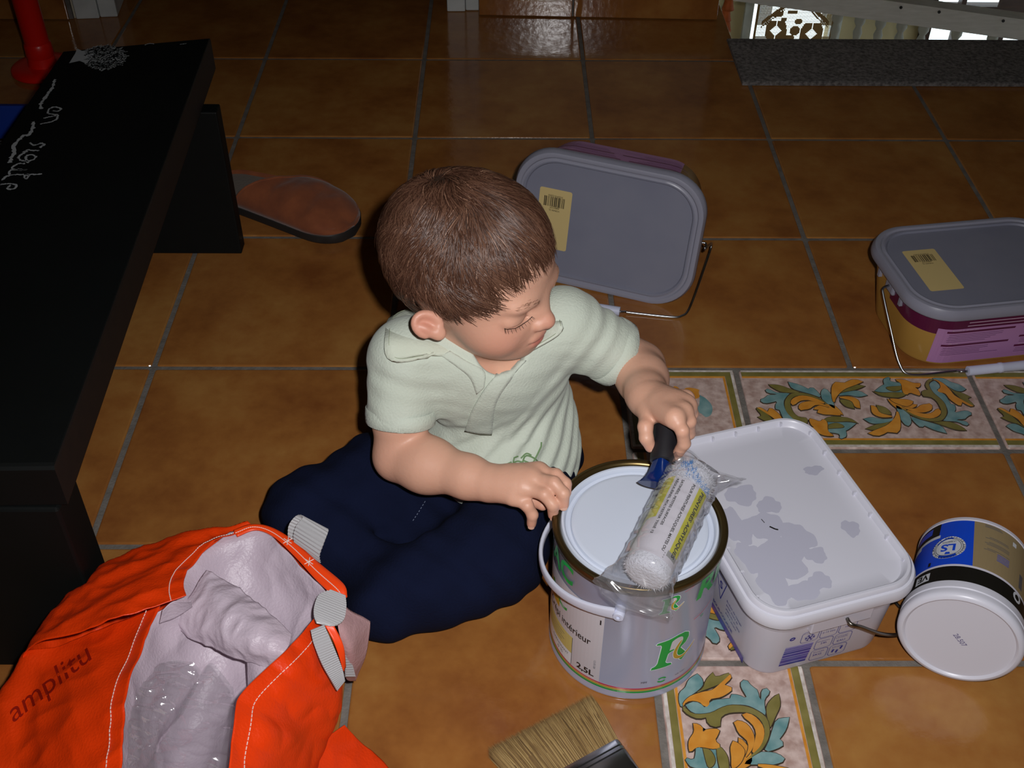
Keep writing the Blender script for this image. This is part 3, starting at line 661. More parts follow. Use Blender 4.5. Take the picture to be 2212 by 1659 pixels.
    mb.build('printed_sleeve', [M_maroon, M_violet, M_printdark, M_printpale, M_pink], root)
    # sticker with barcode, printed to be read from the far side
    zs = BH - .0046
    st_ = MB(); a = -.088
    v2 = rring(.047, .092, .003, 3, zs + .0002, (-.075, -.002)); st_.add(v2, [tuple(range(len(v2)))], 0); st_.add(v2 - np.array([0, 0, .0006]), [tuple(reversed(range(len(v2))))], 0)
    for x0, x1 in rand_bar(rg, .031, .014, 22):
        st_.add([(-.091 + x0, .017, zs + .0004), (-.091 + x1, .017, zs + .0004), (-.091 + x1, .032, zs + .0004), (-.091 + x0, .032, zs + .0004)], [(0, 1, 2, 3)], 1)
    for s, y, h in (('3155910122052', .0335, .0024), ('ABRICOT', .0155, .0024), ('VORAN 2L', .0115, .0024)):
        tv, tf = text2d(s, .01, .0001); tv = fit2d(tv, None, h); tv = tv - tv.max(0) * .5
        st_.add(np.c_[-tv[:, 0] - .075, -tv[:, 1] + y, np.full(len(tv), zs + .0004)], tf, 1)
    st_.build('sticker', [M_sticker, M_ink], root)
    # handle lugs and wire bail with its grip
    for s in (-1, 1):
        lg = MB()
        lg.box(s * (W / 2 - .012) - .006, -.012, BH - .036, s * (W / 2 - .012) + .006, .012, BH - .015, bev=.003)
        lg.box(s * (W / 2 - .010) - .004, -.036, BH - .034, s * (W / 2 - .010) + .004, -.031, BH - .015); lg.box(s * (W / 2 - .010) - .004, .031, BH - .034, s * (W / 2 - .010) + .004, .036, BH - .015)
        lg.build('handle_lug', M_lidrim, root)
    P, g0, g1 = handle
    mesh('wire_handle', *tube(catmull(P, 6), .0017, 10), M_wire, root, smooth=True)
    g0 = np.array(g0); g1 = np.array(g1); gl = np.linalg.norm(g1 - g0); d = (g1 - g0) / gl
    tt = [0, .0005, .002, .46, .48, .52, .54, .998, .9995, 1.0]; rr_ = [.005, .0062, .0066, .0064, .0072, .0072, .0064, .0066, .0062, .005]
    mesh('grip', *tube(np.array([g0 + d * gl * t for t in tt]), rr_, 18), M_grip, root, smooth='auto')
b2 = thing('paint_bucket', 'upright yellow paint bucket with grey lid, maroon and violet label, at right edge', 'bucket', (1.109, -.836, 0.0015), rz=math.radians(8.9))
hx = BW / 2 - .006
bucket(b2, ('front',), ([(-hx, 0, .082), (-hx - .010, -.004, .0815), (-hx - .0115, -.012, .075), (-hx - .008, -.048, .042), (-hx - .003, -.080, .012), (-hx + .010, -.094, .0035), (-.062, -.096, .0035), (-.056, -.097, .0042), (-.050, -.102, .0066), (0, -.102, .0066), (.050, -.102, .0066), (.056, -.097, .0042), (.062, -.096, .0035), (hx - .010, -.094, .0035), (hx + .003, -.080, .012), (hx + .008, -.048, .042), (hx + .0115, -.012, .075), (hx + .010, -.004, .0815), (hx, 0, .082)], (-.046, -.102, .0067), (.046, -.102, .0067)))
b1_yaw, b1_tilt, b1_roll = -.322, .1335, -.032
ee = Vector((math.cos(b1_yaw), math.sin(b1_yaw), 0)); nn_ = Vector((math.sin(b1_yaw), -math.cos(b1_yaw), 0))
aa = nn_ * math.cos(b1_tilt) + Vector((0, 0, math.sin(b1_tilt))); uu = aa.cross(ee)
e2 = ee * math.cos(b1_roll) + uu * math.sin(b1_roll); u2 = -ee * math.sin(b1_roll) + uu * math.cos(b1_roll)
rot = Matrix((e2, u2, aa)).transposed()
pc = Vector((.605, -.7502, .0995)) - aa * BH
b1 = thing('paint_bucket', 'yellow paint bucket tipped on its side with its grey lid facing out, behind the child', 'bucket', pc, rot=rot)
def l1(x, y, z):                      # scene point -> bucket frame
    v = Vector((x, y, z)) - pc; return (v.dot(e2), v.dot(u2), v.dot(aa))
HB = [(hx, 0, .082), (hx + .010, 0, .082), (hx + .0112, -.006, .088)] + [l1(.772, -.690, .036), l1(.752, -.745, .020), l1(.728, -.806, .006), l1(.716, -.819, .0025), l1(.70, -.821, .0022), l1(.645, -.812, .0025), l1(.637, -.811, .0035), l1(.629, -.815, .0068), l1(.60, -.8075, .0068), l1(.535, -.79, .0068), l1(.53, -.784, .004), l1(.46, -.757, .0022), l1(.445, -.745, .004), l1(.447, -.70, .03)] + [(-hx - .0112, -.006, .088), (-hx - .010, 0, .082), (-hx, 0, .082)]
bucket(b1, ('back',), (HB, l1(.629, -.815, .0070), l1(.538, -.791, .0070)))

# ------------------------------------------------------------------ paint can
M_canwhite = mat('pearl_white_tin_print', 'a9acc0', 0.26, metal=.25, coat=.3, var=('a2a4ba', 6, .6))
M_canpanel = mat('white_label_panel', 'c6c2c8', 0.3)
M_lidblue = mat('enamel_white_lid', 'c6cedd', 0.28, coat=.2)
M_brass = mat('lacquered_gold_tin', '5e4f30', 0.3, metal=.85)
M_steel = mat('tinplate', '9a9a9c', 0.25, metal=.9)
M_green = mat('green_print', '0f9a3e', 0.3); M_gold = mat('gold_print', 'b8952a', 0.3); M_redp = mat('red_print', 'c4163a', 0.3); M_whitep = mat('white_print', 'dfe4ea', 0.3)
M_yellowp = mat('pale_yellow_print', 'cbbd72', 0.35); M_blackp = mat('black_print', '1c1a1c', 0.35); M_blackn = mat('grey_print', '55555c', 0.4)
CR, CH_ = .0808, .1732
can = thing('paint_can', 'white metal 2.5 L paint can with green R emblem in front of the child', 'can', (.5948, -1.3573, .0005))
V, F = lathe([(CR - .004, .002), (CR - .001, 0), (CR + .0006, .0006), (CR + .0006, .003), (CR - .0004, .0045), (CR - .0004, CH_ - .012), (CR - .0002, CH_ - .0115)], 128); mesh('can_body', V, F, M_canwhite, can, smooth='auto')
V, F = lathe([(CR - .0006, CH_ - .0125), (CR + .0012, CH_ - .011), (CR + .0024, CH_ - .006), (CR + .0026, CH_ - .002), (CR + .0016, CH_ - .0002), (CR - .0005, CH_), (CR - .0035, CH_ - .001), (CR - .0052, CH_ - .004), (CR - .0055, CH_ - .009)], 128, False, False); mesh('gold_rim', V, F, M_brass, can, smooth=True)['label'] = 'gold lacquered rim'
V, F = lathe([(CR - .0053, CH_ - .010), (CR - .0056, CH_ - .0036), (CR - .0066, CH_ - .0018), (CR - .0085, CH_ - .0018), (CR - .0100, CH_ - .0035), (CR - .0106, CH_ - .0068), (CR - .0130, CH_ - .0080), (CR - .0150, CH_ - .0072), (CR - .0160, CH_ - .0045), (CR - .0172, CH_ - .0038), (CR - .020, CH_ - .0038), (.0005, CH_ - .0036)], 128, False, True); mesh('lid', V, F, M_lidblue, can, smooth='auto')['label'] = 'pressed white lid with ringed groove'
def can_map(P, off): 
    P = np.asarray(P, float); th = np.radians(P[:, 0]); r_ = CR + off
    return np.stack([r_ * np.cos(th), r_ * np.sin(th), P[:, 1]], 1)
DEG = math.degrees(1 / CR)
cp = MB()
def can_rect(t0, t1, z0, z1, mi, off=.0001, sl0=0.0, sl1=0.0):
    n = max(2, int(abs(t1 - t0) / 3)); A = [(t0 + sl0 * 0 + (t1 - t0) * i / n, z0) for i in range(n + 1)] + [(t0 + (t1 - t0) * i / n, z1) for i in range(n + 1)]
    cp.add(can_map(A, off), [(i, i + 1, n + 2 + i, n + 1 + i) for i in range(n)], mi)
def can_poly(P, mi, off):              # P in metres (x along the wall, z) relative to theta0=P[0]
    v2, f2 = poly2d(P)
    # cut long faces so that they follow the curve
    bm = bmesh.new(); vs = [bm.verts.new((*v, 0)) for v in v2]
    for f in f2: bm.faces.new([vs[i] for i in f])
    for x in np.arange(v2[:, 0].min() + .003, v2[:, 0].max(), .003):
        bmesh.ops.bisect_plane(bm, geom=bm.verts[:] + bm.edges[:] + bm.faces[:], plane_co=(x, 0, 0), plane_no=(1, 0, 0))
    bm.verts.index_update(); vv = np.array([tuple(v.co)[:2] for v in bm.verts]); ff = [[v.index for v in f.verts] for f in bm.faces]; bm.free()
    cp.add(can_map(np.c_[vv[:, 0] * DEG, vv[:, 1]], off), ff, mi)
def can_text(s, th, z, w, h, mi, bold=.0, off=.0003, shear=0.0, rot=0.0):
    tv, tf = text2d(s, 1.0, bold, shear=shear); tv = fit2d(tv, w, h)
    if rot: c, s_ = math.cos(rot), math.sin(rot); tv = tv @ np.array([[c, s_], [-s_, c]])
    cp.add(can_map(np.c_[th + tv[:, 0] * DEG, z + tv[:, 1]], off), tf, mi)
GRN, GLD, RED, WHT, YEL, BLK, GRY, PAN = range(8)
can_rect(-228, -115.5, .0145, .128, PAN)
can_rect(-210, -139.5, .0185, .0615, WHT, .0002); can_rect(-210, -139.5, .036, .0615, YEL, .0003); can_rect(-139.7, -139.2, .0185, .0615, GRY, .0003)
for k in range(4): can_rect(-176, -148 - 3 * (k % 2), .0545 - k * .0042, .0551 - k * .0042, GRY, .0004)
can_text('GARNISSANT', -164, .029, .030, .0032, GRY, off=.0004); can_text('0 %', -156, .0225, .010, .0038, GRY, off=.0004)
for z0, z1, c in ((.0158, .0175, RED), (.0128, .0154, GLD), (.0098, .0124, GRN)): can_rect(-360, 0, z0, z1, c, .0002)
can_text('Crépi intérieur', -173, .066, .069, .0135, BLK, .012)
can_text('2,5L', -134.2, .0205, .0205, .0105, BLK, .03)
can_text('LAC', -184, .134, .058, .026, GRN, .03); can_text('LAC', -184, .0905, .052, .019, GRN, .02)
can_rect(-176, -157, .083, .105, GLD, .00025)
can_text('RE', -52.5, .1335, .050, .029, GRN, .03, shear=.15); can_text('LAC', -13, .1335, .058, .026, GRN, .03)
can_rect(-118.6, -117.6, .107, .114, BLK, .0003); can_text('12.05.08', -120.5, .049, .013, .0022, GRY, rot=-PI / 2)
can_text('MPF', -86, .0255, .006, .003, BLK); can_text('NR 4087', -60, .0245, .012, .002, GRY)
# recycling emblem: two curved arrows
for s in (0, PI):
    A = [(math.cos(t + s) * .0052 - 71 / DEG, math.sin(t + s) * .0042 + .0265) for t in np.linspace(.3, 2.6, 10)]; B = [(math.cos(t + s) * .0030 - 71 / DEG, math.sin(t + s) * .0022 + .0265) for t in np.linspace(2.6, .3, 10)]
    can_poly(A + B, GRN, .0003)
# the R emblem: serif stem, bowl, leg, and a gold swoosh, each with a pale outline
def emblem(th, z, k):
    stem = [(0, 0), (.026, .001), (.0255, .006), (.020, .0085), (.0225, .040), (.0245, .050), (.021, .050), (.011, .050), (.004, .0485), (.0035, .0525), (.026, .0565), (.038, .0575), (.046, .054), (.0485, .046), (.045, .036), (.040, .030), (.0355, .027), (.045, .012), (.049, .008), (.046, .005), (.043, .002), (.040, .004), (.032, .022), (.029, .027), (.0265, .0255), (.027, .029), (.034, .033), (.0395, .041), (.0395, .049), (.035, .0525), (.028, .051), (.0255, .047), (.0235, .030), (.0155, .009), (.013, .0075)]
    stem = [(0, 0), (.027, .0015), (.0265, .0055), (.0205, .0075), (.0178, .0105), (.0200, .0270), (.0262, .0300), (.0300, .0292), (.0385, .0040), (.0418, .0018), (.0492, .0100), (.0395, .0255), (.0365, .0300), (.0445, .0360), (.0480, .0450), (.0468, .0535), (.0400, .0585), (.0300, .0585), (.0180, .0550), (.0045, .0530), (.0020, .0495), (.0085, .0480), (.0100, .0450), (.0075, .0120), (.0050, .0065), (.0008, .0045)]
    hole = [(.0208, .0330), (.0300, .0338), (.0368, .0400), (.0385, .0470), (.0360, .0525), (.0300, .0535), (.0236, .0505), (.0222, .0460)]
    sw = [(.0375, .0470), (.0330, .0430), (.0280, .0330), (.0265, .0240), (.0290, .0145), (.0360, .0090), (.0440, .0100), (.0540, .0185), (.0600, .0285), (.0520, .0205), (.0440, .0140), (.0380, .0135), (.0335, .0170), (.0315, .0240), (.0330, .0330), (.0360, .0410)]
    sm = lambda P, n=3: resample(catmull(np.array(P + P[:1]), n), len(P) * 4)[:-1]
    for P, c, o_, pad in ((stem, GRN, .0003, .0009), (hole, PAN, .0006, 0), (sw, GLD, .0009, .0007)):
        P = sm(P) if c != GRN else resample(np.array(P + P[:1]), 110)[:-1]
        x0 = th / DEG; mp = lambda Q: np.c_[Q[:, 0] * k + x0, Q[:, 1] * k + z]
        if pad:
            d = np.roll(P, -1, 0) - np.roll(P, 1, 0); nr = np.stack([d[:, 1], -d[:, 0]], 1); nr /= np.linalg.norm(nr, axis=1)[:, None] + 1e-9
            if np.sum(P[:, 0] * np.roll(P[:, 1], -1) - np.roll(P[:, 0], -1) * P[:, 1]) < 0: nr = -nr
            can_poly(mp(P + nr * pad / k ** .5), WHT, o_ - .00012)
        can_poly(mp(P), c, o_)
emblem(-80.5, .0465, .80); emblem(-80.5, .1335, .40)
for a_, b_, z0, z1, w_ in ((-51, -28, .104, .108, .0009), (-64, -50, .1575, .163, .0005)):
    n = 12; A = [(a_ + (b_ - a_) * i / n, z0 + (z1 - z0) * i / n) for i in range(n + 1)]; B = [(t, z + w_) for t, z in A]
    cp.add(can_map(A + B, .0003), [(i, i + 1, n + 2 + i, n + 1 + i) for i in range(n)], RED)
can_text('SB', -44, .098, .005, .004, GRN)
cp.build('printed_label', [M_green, M_gold, M_redp, M_whitep, M_yellowp, M_blackp, M_blackn, M_canpanel], can)
# white plastic bail hanging low on the left side
hd = []
for k in range(41):
    t = k / 40; th = math.radians(-108 - 180 * t); dz = math.sin(t * PI)
    rr_ = CR + .0065 + .006 * dz ** 2
    hd.append((rr_ * math.cos(th), rr_ * math.sin(th), .1395 - .022 * dz ** 1.2))
hd = np.array(hd); sec = []
for k in range(41):
    out = np.array([hd[k][0], hd[k][1], 0]); out /= np.linalg.norm(out); tg = np.gradient(hd, axis=0)[k]; tg /= np.linalg.norm(tg); upv = np.cross(tg, out); upv *= np.sign(upv[2])
    hh = .0052 + .0022 * abs(2 * k / 40 - 1) ** 6; ring = []
    for i in range(14):
        a = 2 * PI * i / 14; ring.append(hd[k] + out * .0022 * math.copysign(abs(math.cos(a)) ** .6, math.cos(a)) + upv * hh * math.copysign(abs(math.sin(a)) ** .6, math.sin(a)))
    sec.append(np.array(ring))
V, F = loft(sec); mesh('bail_handle', V, F, mat('white_polyethylene', 'c9ccdc', .35), can, smooth='auto')
for th in (-106, 74):
    er = MB()
    c = math.radians(th); o_ = np.array([math.cos(c), math.sin(c), 0]); t_ = np.array([-math.sin(c), math.cos(c), 0]); ctr = o_ * (CR + .0045) + np.array([0, 0, .1395])
    V, F = lathe([(.0055, -.005), (.0055, .0045), (.0048, .006), (.0022, .0062), (.0020, .003)], 20); V = np.array(V)
    er.add(ctr + np.outer(V[:, 0], t_) + np.outer(V[:, 1], [0, 0, 1.0]) + np.outer(V[:, 2], o_), F); er.build('handle_ear', M_grip, can, smooth='auto')


# ------------------------------------------------------------------ white tub
M_tub = mat('white_polypropylene', 'c3c0cb', 0.36, sss=.0, var=('bdbac6', 8, .6))
M_tublid = mat('white_tub_lid', 'cbcbd6', 0.34)
M_bluep = mat('blue_print', '2a2f8a', 0.4); M_stain = mat('grey_blue_stain', 'b3b3c3', 0.45)
M_bluep2 = mat('blue_violet_print', '4a449a', 0.4)
ty = math.radians(17)
tx, tyy = .3458 * math.cos(ty) + 1.453 * math.sin(ty), .3458 * math.sin(ty) - 1.453 * math.cos(ty)
tub = thing('lidded_tub', 'white rectangular plastic tub with stained white lid beside the paint can', 'tub', (tx, tyy, .001), rz=ty)
TW, TL, TH = .1835, .257, .118
rr = [rring(TW - .012 - 2 * i, TL - .012 - 2 * i, r_, 10, z) for i, z, r_ in ((.018, .0005, .022), (.011, .003, .027), (.0095, .008, .029), (.0045, .082, .034), (.0045, .0825, .034), (.002, .083, .036), (.0015, .0865, .036), (.0035, .0875, .035), (.0035, .089, .035), (.0015, .090, .036), (.0015, .093, .036), (.0035, .094, .035), (.0035, TH - .016, .035))]
V, F = loft(rr); mesh('tub_body', V, F, M_tub, tub, smooth='auto')
lidp = [(.006, TH - .021, .034), (.0008, TH - .0205, .038), (0, TH - .018, .039), (.0004, TH - .009, .039), (.002, TH - .006, .038), (.0045, TH - .0055, .036), (.005, TH - .002, .036), (.0065, TH, .035), (.009, TH - .0002, .033), (.0105, TH - .002, .032), (.0118, TH - .006, .031), (.0135, TH - .0072, .029), (.03, TH - .0075, .014)]
V, F = loft([rring(TW - 2 * i, TL - 2 * i, r_, 12, z) for i, z, r_ in lidp], cap=False); F = list(F) + [tuple((len(lidp) - 1) * 52 + i for i in range(52))]
lid_o = mesh('lid', V, F, M_tublid, tub, smooth='auto')
# ribs inside the lid's rim
def rib(*a): MB().box(*a).build('lid_rib', M_tublid, lid_o)
for k in range(7):
    t = -.095 + k * .0315
    rib(TW / 2 - .0135, t - .0012, TH - .008, TW / 2 - .0085, t + .0012, TH - .0015)
    rib(-TW / 2 + .0085, t - .0012, TH - .008, -TW / 2 + .0135, t + .0012, TH - .0015)
for k in range(5):
    t = -.055 + k * .0275
    rib(t - .0012, TL / 2 - .0135, TH - .008, t + .0012, TL / 2 - .0085, TH - .0015)
# damp grey blotches on the lid
sb = MB(); rgs = np.random.default_rng(11); zl = TH - .0073
blobs = [((.0573, .0444), .011, .0065), ((.0533, -.0405), .009, .011), ((-.0329, .0336), .017, .014), ((-.012, .012), .013, .011), ((-.058, -.005), .012, .026), ((-.03, -.012), .020, .018), ((-.006, -.0367), .017, .022), ((-.036, -.055), .030, .026), ((-.056, -.085), .014, .022), ((-.0105, -.0919), .012, .010), ((-.030, -.098), .020, .011), ((.002, -.062), .011, .010), ((-.062, -.045), .012, .02)]
for n, ((x, y), a, b_) in enumerate(blobs):
    ph = rgs.random(4) * 6.28; P = []
    for i in range(40):
        t = 2 * PI * i / 40; r_ = 1 + .12 * math.sin(3 * t + ph[0]) + .08 * math.sin(5 * t + ph[1]) + .05 * math.sin(9 * t + ph[2]); P.append((x + a * r_ * math.cos(t), y + b_ * r_ * math.sin(t), zl + n * 1.5e-5))
    mesh('damp_stain', P, [tuple(range(40))], M_stain, lid_o)
mk = MB(); P = [(-.0285, -.003, zl + .0003), (-.0275, -.0085, zl + .0003), (-.025, -.0145, zl + .0003), (-.021, -.0195, zl + .0003), (-.0185, -.021, zl + .0003)]
for a, b_ in ((0, 1), (2, 3), (3, 4)):
    A, B = np.array(P[a]), np.array(P[b_]); d = B - A; nv_ = np.array([-d[1], d[0], 0]) / np.linalg.norm(d) * (.0004 if a < 2 else .0009)
    mesh('dark_mark', [A + nv_, A - nv_, B - nv_, B + nv_], [(0, 1, 2, 3)], M_ink, lid_o)
# collar band with lug plate on the short face
yf = -TL / 2 + .006
MB().box(-.030, yf - .0005, .073, .037, yf + .006, .0975, bev=.0012).build('lug_plate', M_tub, tub); MB().box(-.030, TL / 2 - .012, .073, .037, TL / 2 - .0055, .0975, bev=.0012).build('lug_plate', M_tub, tub)
# prints: short face (front) and long left face; the walls lean out a little
pr = MB()
def wallpt(u, z, face, off=.0004):
    i = .0095 - .005 * (z - .008) / .074
    return (u, -(TL / 2 - .006 - i) - off, z) if face == 'f' else (-(TW / 2 - .006 - i) - off, -u, z)
def ptext(s, u, z, w, h, mi, face, bold=0.01):
    tv, tf = text2d(s, 1.0, bold); tv = fit2d(tv, w, h); pr.add([wallpt(u + a, z + b_, face, .0006) for a, b_ in tv], tf, mi)
def pquad(Q, mi, face, off=.0004): pr.add([wallpt(a, b_, face, off) for a, b_ in Q], [(0, 1, 2, 3)], mi)
bl_, br_, tr_, tl_ = np.array([(-.0491, .0157), (-.0191, .0137), (-.0167, .0464), (-.0482, .0489)])
zz_ = 0.0
for k, (wd, gp) in enumerate(((.10, .05), (.16, .04), (.05, .05), (.12, .05), (.08, .04), (.05, .05), (.03, .04), (.03, .05))):
    f0, f1 = zz_, zz_ + wd; zz_ += wd + gp
    if f1 > 1: break
    pquad([bl_ + (tl_ - bl_) * f0, br_ + (tr_ - br_) * f0, br_ + (tr_ - br_) * f1, bl_ + (tl_ - bl_) * f1], k % 2, 'f')
pquad([bl_, br_, tr_, tl_], 2, 'f', .0002)
def cell(u0, z0, u1, z1):
    q = rring(u1 - u0, z1 - z0, .004, 4, 0, ((u0 + u1) / 2, (z0 + z1) / 2))[:, :2]; q2 = rring(u1 - u0 - .0012, z1 - z0 - .0012, .0034, 4, 0, ((u0 + u1) / 2, (z0 + z1) / 2))[:, :2]; n = len(q)
    pr.add([wallpt(a, b_, 'f') for a, b_ in q] + [wallpt(a, b_, 'f') for a, b_ in q2], [(i, (i + 1) % n, n + (i + 1) % n, n + i) for i in range(n)], 0)
for u0, z0 in ((-.0338, .050), (-.0125, .050), (.0085, .050), (-.0140, .030), (.0072, .030), (-.0150, .010), (.0062, .010)): cell(u0, z0, u0 + .0195, z0 + .019)
for t in range(6):
    a = t * PI / 3; c = np.array([-.0240, .058]); d = np.array([math.cos(a), math.sin(a)]) * .0056; nv_ = np.array([-d[1], d[0]]) * .09
    pquad([c + nv_, c - nv_, c + d - nv_, c + d + nv_], 0, 'f', .0006)
    for s in (-1, 1):
        e_ = c + d * .65; dd = np.array([math.cos(a + s * .9), math.sin(a + s * .9)]) * .0024; nv2 = np.array([-dd[1], dd[0]]) * .18; pquad([e_ + nv2, e_ - nv2, e_ + dd - nv2, e_ + dd + nv2], 0, 'f', .0006)
ptext('Craint le gel', -.0325, .0655, .016, .0018, 0, 'f'); ptext('Temps', -.011, .0635, .012, .0018, 0, 'f'); ptext('2-12 mm', -.0105, .0585, .014, .0028, 0, 'f'); ptext('16h', .0150, .0590, .006, .0028, 0, 'f')
ptext('Rendement', -.0125, .0435, .014, .0016, 0, 'f'); ptext('24h', -.0080, .0385, .007, .0030, 0, 'f'); ptext('Nettoyage', .0090, .0440, .013, .0016, 0, 'f'); ptext('Lavable', .0090, .0415, .013, .0016, 0, 'f'); ptext('EAU', .0115, .0345, .009, .0030, 0, 'f')
ptext('Poids', -.0120, .0240, .012, .0016, 0, 'f'); ptext('5KG', -.0120, .0180, .010, .0034, 0, 'f'); ptext('Outils', .0090, .0240, .012, .0016, 0, 'f')
for u, z in ((.0095, .016), (.0145, .0135), (.0185, .019)): pquad([(u, z), (u + .0022, z - .001), (u + .0034, z + .0045), (u + .0008, z + .005)], 0, 'f', .0006)
el = [(-.044 + .0032 * math.cos(t), .0632 + .0030 * math.sin(t)) for t in np.linspace(0, 2 * PI, 20)[:-1]]; pr.add([wallpt(a, b_, 'f') for a, b_ in el], [tuple(range(19))], 0)
pr.add([wallpt(-.044 + .0016 * math.cos(t), .0632 + .0013 * math.sin(t), 'f', .0007) for t in np.linspace(.4, 3.4, 12)], [tuple(range(12))], 3)
# long face: u runs towards the front corner
pquad([(.012, .003), (.092, .003), (.092, .0125), (.012, .0125)], 1, 'l'); ptext('SOUS-COUCHE', .020, .0175, .045, .0042, 0, 'l', .03)
for k, (s, w_) in enumerate((('Enduit de lissage', .033), ('pour murs et', .026), ('plafonds, en pâte', .031), ('prêt à emploi', .024))): ptext(s, .048, .050 - k * .0065, w_, .0034, 0, 'l')
T3 = [(.022, .072), (.044, .072), (.034, .038)]
for a, b_ in ((0, 1), (1, 2), (2, 0)):
    A, B = np.array(T3[a]), np.array(T3[b_]); d = B - A; nv_ = np.array([-d[1], d[0]]) / np.linalg.norm(d) * .0006; pquad([A - nv_, B - nv_, B + nv_, A + nv_], 0, 'l')
ptext('S', .0305, .055, .006, .011, 0, 'l', .02)
pr.build('blue_print', [M_bluep, M_bluep2, mat('pale_blue_print', '9a94c4', .4), M_tub], tub)
hwire = [(.0077, yf - .0005, .084), (.0077, yf - .006, .0835), (.011, yf - .0085, .082), (.020, yf - .0085, .076), (.050, yf - .006, .050), (.085, yf + .004, .022), (.114, yf + .018, .0045), (.118, yf + .024, .003), (.1175, yf + .034, .003), (.112, yf + .075, .004), (.108, 0, .010), (.107, .08, .030), (.100, TL / 2 - .02, .055), (.080, TL / 2 + .002, .068), (.020, TL / 2 + .003, .080), (.0077, TL / 2 - .0055, .084)]
mesh('wire_handle', *tube(catmull(hwire, 5), .0019, 10), mat('dull_wire', '77736c', .35, metal=1.0), tub, smooth=True)

# ------------------------------------------------------------------ small tin on its side
tn_a = Vector((math.cos(math.radians(-114.4)) * math.cos(.0615), math.sin(math.radians(-114.4)) * math.cos(.0615), math.sin(.0615)))
tn_r = Vector((.911, -.413, 0)).normalized(); tn_u = tn_r.cross(tn_a) * -1
if tn_u.z < 0: tn_u = -tn_u
# local axes: x = right, y = up, z = out of the lid
tn_x = tn_u.cross(tn_a)
tin = thing('plaster_pot', 'small round pot lying on its side, white lid towards the viewer, blue and beige label', 'pot', Vector((.912, -1.412, .0603)), rot=Matrix((tn_x, tn_u, tn_a)).transposed())
TR = lambda z: .0572 - (.0572 - .0545) * z / .1234        # z measured back from the lid
V, F = lathe([(TR(.1234) - .004, -.1215), (TR(.1234) - .001, -.1234), (TR(.1234) + .0008, -.1225), (TR(.1234) + .0008, -.1190), (TR(.12), -.1180), (TR(.02), -.015), (TR(.02) - .002, -.010)], 96); mesh('pot_body', V, F, M_tub, tin, smooth='auto')
V, F = lathe([(.0560, -.0225), (.0588, -.022), (.0590, -.0195), (.0590, -.0135), (.0582, -.0125), (.0582, -.0110), (.0592, -.0100), (.0594, -.0060), (.0585, -.0030), (.0560, -.0010), (.0535, -.0006), (.0520, -.0016), (.0510, -.0030), (.0450, -.0034), (.0005, -.0034)], 96, False, True); mesh('lid', V, F, M_tublid, tin, smooth='auto')
tp = MB()
def tmap(ph, z, off=.0002):
    a = math.radians(ph); r_ = TR(z) + off; return (r_ * math.sin(a), r_ * math.cos(a), -z)
# local +x may point left; pick the sign so that +phi runs right as seen
TS = 1.0 if tn_x.dot(tn_r) > 0 else -1.0
def trect(p0, p1, z0, z1, mi, off=.0002, p0b=None, p1b=None):
    n = max(2, int(abs(p1 - p0) / 4)); p0b = p0 if p0b is None else p0b; p1b = p1 if p1b is None else p1b
    A = [tmap(TS * (p0 + (p1 - p0) * i / n), z0, off) for i in range(n + 1)] + [tmap(TS * (p0b + (p1b - p0b) * i / n), z1, off) for i in range(n + 1)]
    tp.add(A, [(i, i + 1, n + 2 + i, n + 1 + i) for i in range(n)], mi)
DT = math.degrees(1 / .0565)
def ttext(s, ph, z, w, h, mi, flip=1, bold=0.01, off=.0005):
    """flip=1: letters' tops point to the base end"""
    tv, tf = text2d(s, 1.0, bold); tv = fit2d(tv, w, h); tv = tv - tv.max(0) / 2
    if flip < 0: tv = -tv
    tp.add([tmap(TS * (ph + a * DT), z + b_, off) for a, b_ in tv], tf, mi)
trect(-150, -8, .0485, .1175, 0, .0002, p1b=-13); trect(-8, 120, .0485, .1175, 1, .0002, p0b=-13); trect(-180, 180, .022, .0455, 2, .0002); trect(120, 210, .0485, .1175, 0, .0002)
trect(-90, -48, .098, .1175, 2, .0004); trect(-82, -58, .104, .114, 0, .0006); trect(-86, -46, .0935, .098, 3, .0005); trect(-100, -72, .089, .094, 3, .0005)
for r0, r1, mi, off in ((0, .0172, 3, .0005), (.0145, .0150, 2, .0006), (0, .0128, 3, .0007), (.0128, .0133, 2, .0008)):
    n = 36; ctr = (-34.5, .0748)
    if r0 == 0: tp.add([tmap(TS * (ctr[0] + r1 * math.cos(t) * DT), ctr[1] + r1 * math.sin(t), off) for t in np.linspace(0, 2 * PI, n + 1)[:-1]], [tuple(range(n))], mi)
    else: tp.add([tmap(TS * (ctr[0] + r1 * math.cos(t) * DT), ctr[1] + r1 * math.sin(t), off) for t in np.linspace(0, 2 * PI, n + 1)[:-1]] + [tmap(TS * (ctr[0] + r0 * math.cos(t) * DT), ctr[1] + r0 * math.sin(t), off) for t in np.linspace(0, 2 * PI, n + 1)[:-1]], [(i, (i + 1) % n, n + (i + 1) % n, n + i) for i in range(n)], mi)
ttext('LS', -34.5, .0740, .0150, .0110, 0, -1, .03, .0010); ttext('LA SELECTION', -34.5, .0830, .0140, .0022, 2, -1, .01, .0010)
for i, ch in enumerate('MARQUE POSITIVE PROFESSIONNELLE * '):          # lettering round the emblem
    t = i / 34 * 2 * PI; tv, tf = text2d(ch, 1.0, .02)
    if not len(tv): continue
    tv = fit2d(tv, None, .0022); tv = tv - tv.max(0) / 2; c, s_ = math.cos(-t - PI / 2 + PI), math.sin(-t - PI / 2 + PI); q = tv @ np.array([[c, s_], [-s_, c]]) + np.array([math.cos(-t), math.sin(-t)]) * .0161
    tp.add([tmap(TS * (-34.5 + a * DT), .0748 + b_, .0009) for a, b_ in -q], tf, 2)
